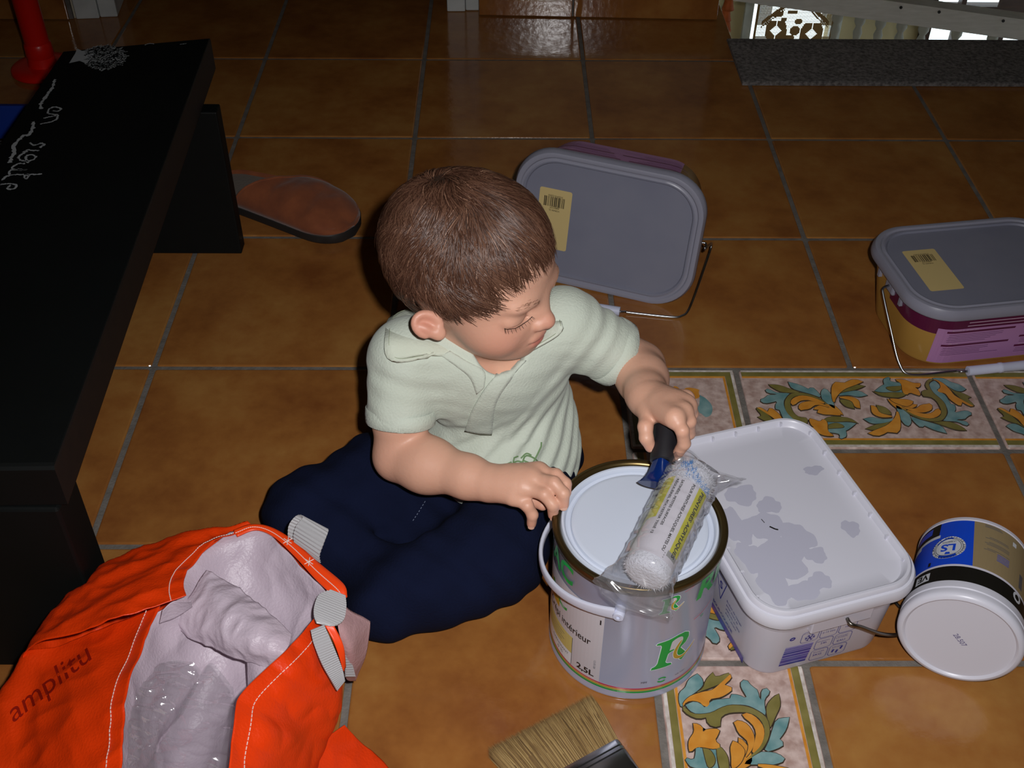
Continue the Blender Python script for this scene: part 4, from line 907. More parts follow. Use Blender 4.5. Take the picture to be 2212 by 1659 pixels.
trect(-66, -48.5, .0285, .0400, 3, .0004); ttext('VE', -56, .0343, .013, .0085, 2, -1, .03, .0007); ttext('1', -52, .0535, .003, .0060, 2, -1, .02); ttext('O', 43, .0390, .012, .0130, 3, -1, .04)
for k, (z, p0, p1) in enumerate(((.1150, -2, 14), (.1135, -2, 16), (.1120, -2, 17), (.0975, 4, 25), (.0955, 0, 26), (.0900, 4, 27), (.0880, 0, 27), (.0860, 2, 27), (.0800, 3, 28), (.0780, 0, 12))): trect(p0, p1, z, z + .0007, 4, .0004)
for k in range(5): trect(14, 28, .0770 - k * .0022, .0777 - k * .0022, 0, .0004)
trect(30, 35, .104, .110, 3, .0005); trect(44, 50, .055, .075, 4, .0004)
tp.build('printed_label', [mat('cobalt_label', '1546c8', .35), mat('beige_label', '8f7d5c', .4), M_ink, mat('silver_print', 'c4c6cc', .35), M_blackn], tin)
tv, tf = text2d('28.507', 1.0, .01); tv = fit2d(tv, .017, .0055); tv -= tv.max(0) / 2; c, s_ = math.cos(-.75), math.sin(-.75); tv = tv @ np.array([[c, s_], [-s_, c]])
mesh('date_stamp', np.c_[tv[:, 0] * TS + .001, tv[:, 1] - .002, np.full(len(tv), -.0032)], tf, mat('violet_ink', '6a6488', .5), tin)

# ------------------------------------------------------------------ flat paint brush
BRUSH = [(.4537, -1.5047), (.5465, -1.4368), (.5769, -1.4886), (.4841, -1.5565)]
A, Bp, Cc, Dd = [np.array(p) for p in BRUSH]       # bristle tip corners A (left), Bp (right), ferrule corners Cc (right), Dd (left), on the floor
ax = ((Cc + Dd) / 2 - (A + Bp) / 2); Lb = np.linalg.norm(ax); ax /= Lb; sx = np.array([ax[1], -ax[0]])
if (Bp - A) @ sx < 0: sx = -sx
brush = thing('paint_brush', 'wide flat paint brush with natural bristles lying before the paint can', 'brush', (*((A + Bp) / 2), 0), rot=Matrix(((sx[0], ax[0], 0), (sx[1], ax[1], 0), (0, 0, 1))) if sx[0] * ax[1] - sx[1] * ax[0] > 0 else Matrix(((sx[0], ax[0], 0), (sx[1], ax[1], 0), (0, 0, 1))))
BWd = .110
rgb = np.random.default_rng(9)
def bristles(n, mi):
    mb = MB()
    for k in range(n):
        u = rgb.uniform(-1, 1); v = rgb.uniform(-1, 1)
        x0, z0 = u * BWd * .46, .0125 + v * .0085
        x1, z1 = u * BWd * .53 + rgb.normal(0, .0008), .0105 + v * .0082 + rgb.normal(0, .0005); z1 = max(z1, .0012)
        y1 = rgb.uniform(0, .005) if rgb.random() < .8 else rgb.uniform(0, .014)
        w = rgb.uniform(.0002, .0004)
        xm, zm, ym = (x0 + x1) / 2 + rgb.normal(0, .0004), (z0 + z1) / 2 + .0008, (Lb + y1) / 2
        mb.add([(x0 - w, Lb + .004, z0), (x0 + w, Lb + .004, z0 + w), (xm - w, ym, zm), (xm + w, ym, zm + w), (x1, y1, z1)], [(0, 1, 3, 2), (2, 3, 4)], int(rgb.integers(0, 3)))
    return mb
V, F = loft([np.c_[rring(BWd * k1, .018 * k2, .007, 4, 0)[:, 0], np.full(20, y), rring(BWd * k1, .018 * k2, .007, 4, 0)[:, 1] + .0118] for k1, k2, y in ((.90, .9, Lb + .004), (.97, .95, Lb * .5), (1.0, .80, .006))]) if False else loft([np.c_[rring(BWd * k1, .018 * k2, .006, 4, 0)[:, 0], np.full(len(rring(BWd, .018, .006, 4, 0)), y), rring(BWd * k1, .018 * k2, .006, 4, 0)[:, 1] + zc] for k1, k2, y, zc in ((.90, .9, Lb + .004, .0125), (.98, .95, Lb * .5, .0118), (1.02, .85, .006, .0100))])
br_o = mesh('bristle_block', V, F, mat('bristle_core', '7a6038', .8, var=('5a4424', 30, 1.5, (6, .4, 3)), bump=(200, .8, (6, .3, 3))), brush)
o = bristles(9000, 0).build('bristles', [mat('bristle_light', 'a08656', .6), mat('bristle_mid', '8a6f42', .6), mat('bristle_dark', '6b5230', .6)], br_o); o['kind'] = 'stuff'
prof = rring(BWd * .94, .024, .006, 4, 0)
def fsec(y, kx, kz): return np.c_[prof[:, 0] * kx, np.full(len(prof), y), prof[:, 1] * kz + .0125]
V, F = loft([fsec(Lb - .001, 1, .96), fsec(Lb + .001, 1.01, 1), fsec(Lb + .005, 1.01, 1), fsec(Lb + .0058, .985, .92), fsec(Lb + .0066, 1.01, 1), fsec(Lb + .0096, 1.01, 1), fsec(Lb + .0104, .985, .92), fsec(Lb + .0112, 1.01, 1), fsec(Lb + .034, 1.0, .95), fsec(Lb + .036, .97, .85)])
mesh('ferrule', V, F, mat('bright_tin_ferrule', 'a9abac', .22, metal=1.0), brush, smooth='auto')
V, F = loft([fsec(Lb + .033, .95, .82), fsec(Lb + .045, .93, .85), fsec(Lb + .065, .6, .85), fsec(Lb + .085, .36, .8), fsec(Lb + .12, .34, .75), fsec(Lb + .16, .42, .8), fsec(Lb + .175, .3, .6)])
mesh('handle', V, F, mat('pale_lacquered_wood', 'b8a888', .4), brush, smooth='auto')

# ------------------------------------------------------------------ implicit surfaces (smooth unions on a grid, then surface nets)
class Field:
    def __init__(s, lo, hi, h):
        s.lo = np.array(lo, np.float32); s.h = h; s.n = np.ceil((np.array(hi) - np.array(lo)) / h).astype(int) + 1
        s.D = np.full(s.n, 0.05, np.float32)
    def sl(s, lo, hi):
        a = np.clip(np.floor((np.asarray(lo) - s.lo) / s.h).astype(int), 0, s.n); b = np.clip(np.ceil((np.asarray(hi) - s.lo) / s.h).astype(int) + 1, 0, s.n)
        g = [s.lo[i] + s.h * np.arange(a[i], b[i], dtype=np.float32) for i in range(3)]
        return tuple(slice(a[i], b[i]) for i in range(3)), g[0][:, None, None], g[1][None, :, None], g[2][None, None, :]
    def op(s, fn, lo, hi, k, mode='u'):
        m = k + 3 * s.h + (.004 if mode != 'u' else 0); q, X, Y, Z = s.sl(np.asarray(lo) - m, np.asarray(hi) + m)
        A = s.D[q]
        if A.size == 0: return s
        B = np.broadcast_to(fn(X, Y, Z), A.shape).astype(np.float32)
        if mode == 'u':
            h = np.maximum(k - np.abs(A - B), 0) / max(k, 1e-9); s.D[q] = np.minimum(A, B) - h * h * k * .25
        elif mode == 's':
            B = -B; h = np.maximum(k - np.abs(A - B), 0) / max(k, 1e-9); s.D[q] = np.maximum(A, B) + h * h * k * .25
        elif mode == 'd': s.D[q] = A + B
        return s
    def cone(s, a, b, ra, rb, k=.01, mode='u'):
        a = np.array(a, np.float32); b = np.array(b, np.float32); d = b - a; L2 = float(d @ d) + 1e-12; r = max(ra, rb)
        def fn(X, Y, Z):
            px, py, pz = X - a[0], Y - a[1], Z - a[2]; t = np.clip((px * d[0] + py * d[1] + pz * d[2]) / L2, 0, 1)
            return np.sqrt((px - t * d[0]) ** 2 + (py - t * d[1]) ** 2 + (pz - t * d[2]) ** 2) - (ra + (rb - ra) * t)
        return s.op(fn, np.minimum(a, b) - r, np.maximum(a, b) + r, k, mode)
    def chain(s, P, R, k=.004, k0=None):
        for i in range(len(P) - 1): s.cone(P[i], P[i + 1], R[i], R[i + 1], (k0 if (i == 0 and k0) else k))
        return s
    def ell(s, c, rad, M=None, k=.01, mode='u'):
        """M: 3x3 rows = local axes"""
        c = np.array(c, np.float32); rad = np.array(rad, np.float32); M = np.eye(3) if M is None else np.array(M, float); R = np.sqrt(((M * rad[:, None]) ** 2).sum(0))
        def fn(X, Y, Z):
            px, py, pz = X - c[0], Y - c[1], Z - c[2]
            q = [(M[i][0] * px + M[i][1] * py + M[i][2] * pz) for i in range(3)]
            k0 = np.sqrt(sum((q[i] / rad[i]) ** 2 for i in range(3))); k1 = np.sqrt(sum((q[i] / rad[i] ** 2) ** 2 for i in range(3))) + 1e-9
            return k0 * (k0 - 1) / k1
        return s.op(fn, c - R, c + R, k, mode)
    def cone_cut(s, a, b, ra, rb, p, n, k):
        a = np.array(a, np.float32); b = np.array(b, np.float32); d = b - a; L2 = float(d @ d); n = np.array(n, float); r = max(ra, rb)
        def fn(X, Y, Z):
            px, py, pz = X - a[0], Y - a[1], Z - a[2]; t = np.clip((px * d[0] + py * d[1] + pz * d[2]) / L2, 0, 1)
            q = np.sqrt((px - t * d[0]) ** 2 + (py - t * d[1]) ** 2 + (pz - t * d[2]) ** 2) - (ra + (rb - ra) * t)
            return np.maximum(q, (X - p[0]) * n[0] + (Y - p[1]) * n[1] + (Z - p[2]) * n[2])
        return s.op(fn, np.minimum(a, b) - r, np.maximum(a, b) + r, k)
    def plane_cut(s, p, n, lo, hi, k=.003):
        """removes the side the normal points to, inside a box"""
        p = np.array(p, np.float32); n = np.array(n, float); n /= np.linalg.norm(n)
        return s.op(lambda X, Y, Z: -((X - p[0]) * n[0] + (Y - p[1]) * n[1] + (Z - p[2]) * n[2]), lo, hi, k, 's')
    def mesh(s):
        D = s.D; I = D < 0; n = np.array(D.shape) - 1
        c = np.zeros(n, np.int8)
        for dx in (0, 1):
            for dy in (0, 1):
                for dz in (0, 1): c += I[dx:n[0] + dx, dy:n[1] + dy, dz:n[2] + dz]
        act = np.argwhere((c > 0) & (c < 8)); idx = np.full(n, -1, np.int32); idx[tuple(act.T)] = np.arange(len(act))
        acc = np.zeros((len(act), 3)); cnt = np.zeros(len(act)); cor = [(i, j, k) for i in (0, 1) for j in (0, 1) for k in (0, 1)]
        val = {q: D[act[:, 0] + q[0], act[:, 1] + q[1], act[:, 2] + q[2]] for q in cor}
        for ax in range(3):
            for q in cor:
                if q[ax]: continue
                q2 = tuple(q[i] + (i == ax) for i in range(3)); a, b = val[q], val[q2]; m = (a < 0) != (b < 0); t = np.where(m, a / np.where(m, a - b, 1), 0)
                p = np.tile(np.array(q, float), (len(act), 1)); p[:, ax] += t; acc[m] += p[m]; cnt[m] += 1
        V = s.lo + s.h * (act + acc / cnt[:, None]); F = []
        for ax in range(3):
            u, v = [i for i in range(3) if i != ax]
            sl0 = [slice(None)] * 3; sl1 = [slice(None)] * 3; sl0[ax] = slice(0, -1); sl1[ax] = slice(1, None)
            A, B = I[tuple(sl0)], I[tuple(sl1)]; E = np.argwhere(A != B); E = E[(E[:, u] > 0) & (E[:, v] > 0) & (E[:, u] < n[u]) & (E[:, v] < n[v])]
            fl = A[tuple(E.T)]
            def at_(du, dv):
                e = E.copy(); e[:, u] += du; e[:, v] += dv; return idx[tuple(e.T)]
            Q = np.stack([at_(-1, -1), at_(0, -1), at_(0, 0), at_(-1, 0)], 1)
            if ax == 1: fl = ~fl
            Q[~fl] = Q[~fl][:, ::-1]; F.append(Q)
        return V, np.concatenate(F)
def relax(V, F, it=2, lam=.5):
    n = len(V); E = np.concatenate([F[:, [0, 1]], F[:, [1, 2]], F[:, [2, 3]], F[:, [3, 0]]])
    deg = np.bincount(E[:, 0], minlength=n) + np.bincount(E[:, 1], minlength=n)
    for _ in range(it):
        for l in (lam, -lam * .9):
            A = np.zeros_like(V)
            for i in range(3): A[:, i] = np.bincount(E[:, 0], V[E[:, 1], i], n) + np.bincount(E[:, 1], V[E[:, 0], i], n)
            V = V + l * (A / deg[:, None] - V)
    return V
def fmesh(name, V, F, m, parent, mi=None):
    me = bpy.data.meshes.new(name); me.vertices.add(len(V)); me.vertices.foreach_set('co', np.asarray(V, np.float32).ravel())
    me.loops.add(F.size); me.loops.foreach_set('vertex_index', F.astype(np.int32).ravel()); me.polygons.add(len(F))
    me.polygons.foreach_set('loop_start', np.arange(0, F.size, F.shape[1], dtype=np.int32)); me.polygons.foreach_set('loop_total', np.full(len(F), F.shape[1], np.int32)) if False else None
    me.polygons.foreach_set('use_smooth', np.ones(len(F), bool))
    for k in (m if isinstance(m, (list, tuple)) else [m]): me.materials.append(k)
    if mi is not None: me.polygons.foreach_set('material_index', np.asarray(mi, np.int32))
    me.update(calc_edges=True); me.validate()
    o = bpy.data.objects.new(name, me); link(o, parent, parent is not None); return o
def vnoise(X, Y, Z, f, seed, n=5):
    r = np.random.default_rng(seed); out = 0
    for _ in range(n):
        k = r.normal(0, 1, 3); k *= f * r.uniform(.6, 1.5) / np.linalg.norm(k); out = out + np.sin(X * k[0] + Y * k[1] + Z * k[2] + r.uniform(0, 6.28))
    return out / n
# ------------------------------------------------------------------ the child
HC = np.array([.434, -1.192, .355]); HF = np.array([.883, -.463, -.075]); HU = np.array([.093, .015, .996])
HF /= np.linalg.norm(HF); HU -= HF * (HU @ HF); HU /= np.linalg.norm(HU); HR = np.cross(HF, HU)
HM = np.stack([HF, HR, HU])
def hp(f, r, u): return HC + (f * HF + r * HR + u * HU) / 1000.0
def W3(*p): return np.array(p, float)
shR, elR, wrR = W3(0.3637, -1.2108, 0.2520), W3(0.3586, -1.2555, 0.1580), W3(0.4502, -1.3086, 0.1740)
shL, elL, wrL = W3(0.5298, -1.1728, 0.2620), W3(0.6090, -1.1687, 0.2050), W3(0.6067, -1.2499, 0.2320)
NB = W3(.452, -1.192, .262); CH0 = W3(.452, -1.178, .205); WA = W3(.461, -1.156, .115); PE = W3(.455, -1.150, .072)
SK = Field((.30, -1.42, .02), (.69, -1.05, .46), .0014)
# torso core and neck under the clothes, so that head and arms are one body
SK.ell(CH0, (.072, .05, .065), k=.01).ell(WA, (.066, .052, .07), k=.03).ell(PE, (.07, .055, .045), k=.03)
SK.cone(NB - W3(0, 0, .02), hp(-12, 0, -45), .034, .036, .02)
SK.cone(CH0 + W3(0, 0, .045), shR, .03, .028, .02).cone(CH0 + W3(0, 0, .045), shL, .03, .028, .02)
# head
SK.ell(hp(-6, 0, 13), (.081, .068, .068), HM, k=.02)
SK.ell(hp(28, 0, 8), (.047, .055, .050), HM, k=.02)
SK.ell(hp(33, 0, -36), (.043, .047, .043), HM, k=.025)
for s in (-1, 1): SK.ell(hp(42, s * 27, -44), (.030, .0255, .027), HM, k=.014)
SK.ell(hp(56, 0, -66), (.019, .020, .0155), HM, k=.014)
SK.ell(hp(38, 0, -68), (.030, .030, .014), HM, k=.018)
SK.ell(hp(63, 0, -52), (.0165, .023, .0185), HM, k=.012)
for s in (-1, 1):
    SK.ell(hp(80, s * 30, -17), (.013, .016, .009), HM, k=.012, mode='s')
    SK.ell(hp(61.5, s * 30, -19.5), (.0115, .0165, .0110), HM, k=.004)
    SK.ell(hp(66, s * 23, -3), (.012, .021, .008), HM, k=.012)
    SK.ell(hp(70, s * 31, -24), (.0075, .0150, .0010), HM, k=.0015, mode='s')
SK.cone(hp(73, 0, -10), hp(82, 0, -31), .0075, .0075, .010)
SK.ell(hp(84.5, 0, -33.5), (.0088, .0088, .0078), HM, k=.005)
for s in (-1, 1):
    SK.ell(hp(79.5, s * 8.6, -36), (.0068, .0056, .0056), HM, k=.004)
    SK.ell(hp(84.5, s * 4.6, -40.5), (.0032, .0026, .0030), HM, k=.0015, mode='s')
SK.ell(hp(78.0, 0, -51.0), (.0062, .0165, .0050), HM, k=.004)
SK.ell(hp(75.5, 0, -59.0), (.0066, .0140, .0050), HM, k=.004)
SK.ell(hp(84, 0, -55.2), (.0115, .0190, .0012), HM, k=.0020, mode='s')
# ears
for s in (-1, 1):
    up_ = np.array([-.80, s * .42, .42]) @ HM; up_ /= np.linalg.norm(up_); nrm_ = np.array([.30, s * .78, .55]) @ HM; nrm_ -= up_ * (nrm_ @ up_); nrm_ /= np.linalg.norm(nrm_); ax = np.cross(up_, nrm_); ax *= -1 if (ax @ HU) < 0 else 1; M = np.stack([ax, up_, nrm_])
    c = hp(-4, s * 70.5, -33)
    SK.ell(c, (.0115, .0150, .0042), M, k=.004)
    SK.ell(c - ax * .0010 + up_ * .0010 + nrm_ * .0040, (.0078, .0112, .0040), M, k=.002, mode='s')
    SK.ell(c - ax * .004 + nrm_ * .001, (.0045, .010, .004), M, k=.003)
    SK.ell(c - up_ * .0130 - ax * .003, (.0068, .0070, .0046), M, k=.004)
    ring = [c + ax * (.0104 * math.cos(t)) + up_ * (.0132 * math.sin(t)) for t in np.linspace(-.9, 3.3, 14)]
    for i in range(13): SK.cone(ring[i], ring[i + 1], .0030, .0030, .002)
# right arm and hand
mR = shR + (elR - shR) * .55
SK.chain([shR, mR, elR], [.027, .0255, .0245], .02)
SK.chain([elR, elR + (wrR - elR) * .35, elR + (wrR - elR) * .80, wrR], [.0245, .0262, .0205, .0160], .012)
SK.ell(elR + (wrR - elR) * .30 - W3(0, 0, .002), (.03, .026, .026), k=.01)
HR_ = {'i': [W3(0.4993, -1.3066, 0.1870), W3(0.5158, -1.3172, 0.1940), W3(0.5245, -1.3259, 0.1910), W3(0.5255, -1.3299, 0.1830)],
       'm': [W3(0.4923, -1.3183, 0.1900), W3(0.5130, -1.3315, 0.1980), W3(0.5221, -1.3406, 0.1930), W3(0.5224, -1.3437, 0.1810)],
       'r': [W3(0.4851, -1.3271, 0.1870), W3(0.5042, -1.3399, 0.1910), W3(0.5122, -1.3456, 0.1830), W3(0.5130, -1.3458, 0.1690)],
       'p': [W3(0.4745, -1.3317, 0.1790), W3(0.4881, -1.3413, 0.1770), W3(0.4932, -1.3441, 0.1670), W3(0.4925, -1.3446, 0.1550)],
       't': [W3(0.4642, -1.3021, 0.1660), W3(0.4839, -1.3095, 0.1600), W3(0.4947, -1.3173, 0.1590), W3(0.5036, -1.3250, 0.1600)]}
FR = {'i': [.0068, .0064, .0060, .0052], 'm': [.0070, .0066, .0062, .0054], 'r': [.0068, .0064, .0060, .0052], 'p': [.0064, .0060, .0055, .0048], 't': [.0085, .0072, .0066, .0056]}
def hand(field, wr, Fg, palm_r):
    ctr = sum(Fg[q][0] for q in 'imrp') / 4
    for q in 'imrp': field.chain([wr + (Fg[q][0] - wr) * .12, Fg[q][0]], [.0125, .0090], .008)
    for q in 'imr': field.cone(wr * .5 + Fg[q][0] * .5, Fg[q][0], .0115, .0088, .008)
    field.cone(wr, ctr * .75 + wr * .25, palm_r, palm_r * .95, .012)
    field.cone(wr * .8 + Fg['t'][0] * .2, Fg['t'][0], .0125, .0095, .010)
    for q in 'imrp': field.chain(Fg[q], FR[q], .0022, .0045)
    field.chain(Fg['t'], FR['t'], .0025, .006)
hand(SK, wrR, HR_, .0140)
# left arm and hand (a fist around the roller grip)
mL = shL + (elL - shL) * .55
SK.chain([shL, mL, elL], [.027, .0255, .0245], .02)
SK.chain([elL, elL + (wrL - elL) * .4, elL + (wrL - elL) * .85, wrL], [.0245, .0248, .0190, .0162], .012)
HL_ = {'i': [W3(0.6248, -1.3047, 0.2580), W3(0.6310, -1.3180, 0.2540), W3(0.6344, -1.3187, 0.2380), W3(0.6303, -1.3161, 0.2220)],
       'm': [W3(0.6340, -1.2926, 0.2540), W3(0.6407, -1.2979, 0.2470), W3(0.6428, -1.2945, 0.2280), W3(0.6373, -1.2881, 0.2120)],
       'r': [W3(0.6403, -1.2765, 0.2470), W3(0.6468, -1.2761, 0.2370), W3(0.6479, -1.2695, 0.2180), W3(0.6412, -1.2620, 0.2040)],
       'p': [W3(0.6433, -1.2558, 0.2380), W3(0.6492, -1.2511, 0.2270), W3(0.6490, -1.2444, 0.2110), W3(0.6405, -1.2394, 0.2000)],
       't': [W3(0.6056, -1.2696, 0.2340), W3(0.6005, -1.2940, 0.2360), W3(0.6010, -1.3030, 0.2300), W3(0.6055, -1.3058, 0.2210)]}
hand(SK, wrL, HL_, .0145)
V, F = SK.mesh(); V = relax(V, F, 2, .5)
# intrinsic skin tint: cheeks, ears, lips and finger ends are redder
tint = np.zeros(len(V)); lips = np.zeros(len(V))
def gl(c, r): d = np.linalg.norm(V - c, axis=1); return np.exp(-(d / r) ** 2)
for s in (-1, 1): tint += .75 * gl(hp(55, s * 34, -42), .020) + .7 * gl(hp(-6, s * 74, -30), .018)
tint += .75 * gl(hp(86, 0, -34), .011)
q = (V - HC) @ HM.T * 1000; lips = np.exp(-((q[:, 1] / 15) ** 4 + ((q[:, 2] + 55) / 6.5) ** 4)) * (q[:, 0] > 74)
for H in (HR_, HL_):
    for k_ in 'imrpt': tint += .55 * gl(H[k_][-1], .008) + .3 * gl(H[k_][1], .006)
tint += .35 * gl(elR, .03)
M_skin = mat('child_skin', 'c49078', 0.46, sss=.12, bump=(260, .12)); nt = M_skin.node_tree; b_ = nt.nodes['Principled BSDF']
at_n = nt.nodes.new('ShaderNodeAttribute'); at_n.attribute_name = 'flush'; at2 = nt.nodes.new('ShaderNodeAttribute'); at2.attribute_name = 'lip'
m1 = nt.nodes.new('ShaderNodeMix'); m1.data_type = 'RGBA'; m1.inputs['A'].default_value = lin('d0a088') + (1,); m1.inputs['B'].default_value = lin('c98570') + (1,)
m2 = nt.nodes.new('ShaderNodeMix'); m2.data_type = 'RGBA'; m2.inputs['B'].default_value = lin('b0685c') + (1,)
nt.links.new(at_n.outputs['Fac'], m1.inputs['Factor']); nt.links.new(at2.outputs['Fac'], m2.inputs['Factor']); nt.links.new(m1.outputs['Result'], m2.inputs['A']); nt.links.new(m2.outputs['Result'], b_.inputs['Base Color'])
person = fmesh('person', V, F, M_skin, None)
for n_, a in (('flush', tint), ('lip', lips)):
    at = person.data.attributes.new(n_, 'FLOAT', 'POINT'); at.data.foreach_set('value', np.clip(a, 0, 1).astype(np.float32)[:len(person.data.vertices)])
tag(person, 'toddler in pale green polo shirt sitting on the floor, looking right, holding a paint roller', 'person')
SKV = V

# clothes -------------------------------------------------------------
M_shirt = mat('pale_green_jersey', 'c2cabd', 0.85, var=('bac2b3', 25, .7), bump=(420, .35), sheen=.15)
FD = np.array([.30, -.954, 0.0]); SD = np.array([.954, .30, 0.0])      # chest direction, child's left
SH = Field((.30, -1.36, .04), (.68, -1.05, .32), .0018)
TM = np.stack([SD, FD, [0, 0, 1.0]])
SH.ell(CH0 + W3(0, 0, .008), (.085, .062, .062), TM, k=.01)
SH.ell(WA + W3(0, 0, .03), (.078, .066, .075), TM, k=.03)
SH.ell(WA + W3(0, 0, -.012), (.079, .068, .06), TM, k=.03)
SH.ell(W3(.462, -1.186, .086), (.088, .080, .068), TM, k=.03)
SH.cone(NB + W3(0, 0, -.022), shR + W3(.012, .004, .006), .042, .034, .03)
SH.cone(NB + W3(0, 0, -.022), shL + W3(-.008, 0, .004), .042, .036, .03)
cfR = shR + (elR - shR) * .66; cfL = shL + (elL - shL) * .70
dR = (elR - shR) / np.linalg.norm(elR - shR); dL = (elL - shL) / np.linalg.norm(elL - shL)
SH.cone_cut(shR, elR, .0345, .0325, cfR, dR, .016)
SH.cone_cut(shL, elL, .0365, .0330, cfL, dL, .016)
# folds
def folds(X, Y, Z):
    s_ = X * SD[0] + Y * SD[1]; d1 = (s_ * .62 - Z * .78)
    a = np.sin(d1 * 330 + 1.8 * vnoise(X, Y, Z, 38, 3)) * np.clip((.20 - Z) / .06, 0, 1)
    b = np.sin((s_ * .25 - Z * .97) * 420 + 2.2 * vnoise(X, Y, Z, 45, 5)) * np.clip((.125 - Z) / .05, 0, 1)
    c = vnoise(X, Y, Z, 90, 8)
    a = np.sign(a) * np.abs(a) ** 1.0
    a = a * np.clip((Z - .055) / .03, .25, 1)
    return .0016 * a + .0005 * b + .0011 * c + .0007 * vnoise(X, Y, Z, 210, 9)
SH.op(folds, (.3, -1.36, .05), (.60, -1.05, .26), .0, 'd')
def sleeve_folds(p0, p1, amp):
    d = (p1 - p0) / np.linalg.norm(p1 - p0)
    def fn(X, Y, Z):
        t = (X - p0[0]) * d[0] + (Y - p0[1]) * d[1] + (Z - p0[2]) * d[2]
        return amp * np.sin(t * 260 + 4.0 * vnoise(X, Y, Z, 55, 12)) * np.clip(t / .02, 0, 1) * np.clip((np.linalg.norm(p1 - p0) * .55 - t) / .015, 0, 1)
    lo = np.minimum(p0, p1) - .045; hi = np.maximum(p0, p1) + .045
    SH.op(fn, lo, hi, 0, 'd')
sleeve_folds(shL - (elL - shL) * .1, elL, .0011); sleeve_folds(shR - (elR - shR) * .1, elR, .0004)
# creases from the armpit of the right arm
ap = W3(0.3749, -1.1920, 0.2000)
for tgt, am in ((W3(0.3896, -1.1876, 0.1500), .004), (W3(0.3632, -1.2036, 0.2350), .003)): SH.cone(ap, tgt, .0022, .0006, .006, 's')
# cut the cuffs, hollow them, neck and front opening, hem
for cf, sh, el, wr in ((cfR, shR, elR, .0270), (cfL, shL, elL, .0275)):
    d = (el - sh) / np.linalg.norm(el - sh); SH.cone(cf - d * .018, cf + d * .012, wr, wr + .001, .002, 's')
SH.cone(NB + W3(0, 0, -.004), NB + W3(0, 0, .08), .0395, .046, .004, 's')
vb = W3(0.4472, -1.1914, 0.2150); vt = NB + FD * .034 + W3(0, 0, .012)
SH.cone(vb + W3(0, .004, 0), vt, .004, .026, .004, 's')
SH.plane_cut((.46, 0, .066), (-.55, 0, -1), (.3, -1.36, .02), (.68, -1.05, .125), .004)
Vs, Fs = SH.mesh(); Vs = relax(Vs, Fs, 1, .5)
shirt = fmesh('polo_shirt', Vs, Fs, M_shirt, person); shirt['label'] = 'pale green short-sleeved polo shirt, slightly stained'
from mathutils.bvhtree import BVHTree
def bvh_of(V, F): return BVHTree.FromPolygons([Vector(v) for v in V.tolist()], F.tolist())
def on(b, x, y, off=.001, far=3.0):
    """surface point seen along a line of sight from the photographer"""
    d = (_f + _r2 * ((x - 1106) / 2440.0) + _u2 * ((829.5 - y) / 2440.0)).normalized(); h = b.ray_cast(CAM, d, far)
    return None if h[0] is None else np.array(h[0] + h[1] * (off if h[1].dot(d) < 0 else -off))
bs_ = bvh_of(Vs, Fs)
# ribbed cuffs
for cf, sh, el, r0 in ((cfR, shR, elR, .0335), (cfL, shL, elL, .0345)):
    d = (el - sh) / np.linalg.norm(el - sh); a = np.cross(d, [0, 0, 1.0]); a /= np.linalg.norm(a); b2_ = np.cross(d, a); R = []
    for t, r_ in ((-.016, .0003), (-.0155, .0010), (-.008, .0013), (-.0008, .0010), (.0006, -.0010), (-.0008, -.0055), (-.010, -.0062)):
        ring = []
        for i in range(144):
            an = 2 * PI * i / 144; rr_ = r0 + r_ + (.00035 if i % 2 else -.0002) * (r_ > .0005); ring.append(cf + d * t + (a * math.cos(an) + b2_ * math.sin(an)) * rr_ * (1 + .03 * math.sin(2 * an + 1) + .012 * math.sin(5 * an)))
        R.append(np.array(ring))
    V2, F2 = loft(R, cap=False); mesh('sleeve_cuff', V2, F2, M_shirt, shirt, smooth=True, world=True)
# collar: sheet from the neckline over the shoulders
def sheet(name, A, B, m, parent, n=40, rows=8, bulge=.004, thick=.0022, smooth=True):
    A = resample(catmull(A, 8), n); B = resample(catmull(B, 8), n); V2 = []
    for i in range(n):
        for j in range(rows):
            t = j / (rows - 1); p = A[i] * (1 - t) + B[i] * t; V2.append(p + W3(0, 0, bulge * math.sin(t * PI)))
    o = mesh(name, V2, grid_faces(n, rows), m, parent, smooth=True, world=True)
    md = o.modifiers.new('thick', 'SOLIDIFY'); md.thickness = thick; md.offset = 0
    return o
M_collar = mat('pale_green_rib_collar', 'c6cdbf', 0.85, var=('bfc5b2', 9, .7), bump=(300, .3))
nk = lambda ang, r_, z: NB + (FD * math.cos(math.radians(ang)) + SD * math.sin(math.radians(ang))) * r_ + W3(0, 0, z)
colA = [W3(0.4027, -1.2083, 0.2620) + W3(0, .004, 0), nk(-50, .042, .006), nk(-85, .043, .012), nk(-130, .043, .016), nk(180, .042, .018), nk(130, .043, .016), nk(90, .043, .012), nk(50, .042, .004), W3(0.4800, -1.2103, 0.2580)]
def cs(x, y, z0, off=.006):
    p = on(bs_, x, y, off); return p if p is not None else z0
colB = [W3(0.3991, -1.2135, 0.2580), cs(905,772,W3(0.3811, -1.2143, 0.2550)), cs(846,776,W3(0.3553, -1.2256, 0.2620)), cs(838,735,W3(0.3503, -1.2035, 0.2680)), cs(852,680,W3(0.3544, -1.1673, 0.2720)), nk(-150, .066, .008), nk(180, .064, .010), nk(140, .066, .008), nk(100, .074, .002), cs(1214,700,W3(0.5245, -1.1741, 0.2660)), cs(1205,722,W3(0.5198, -1.1882, 0.2640)), cs(1135,772,W3(0.4870, -1.2103, 0.2520))]
colA = resample(catmull(colA, 8), 90); colB = np.array(colB)
sheet('collar', colA, colB, M_collar, shirt, n=90, rows=9, bulge=.004, thick=.0034)
edge_ = catmull(colB, 8)
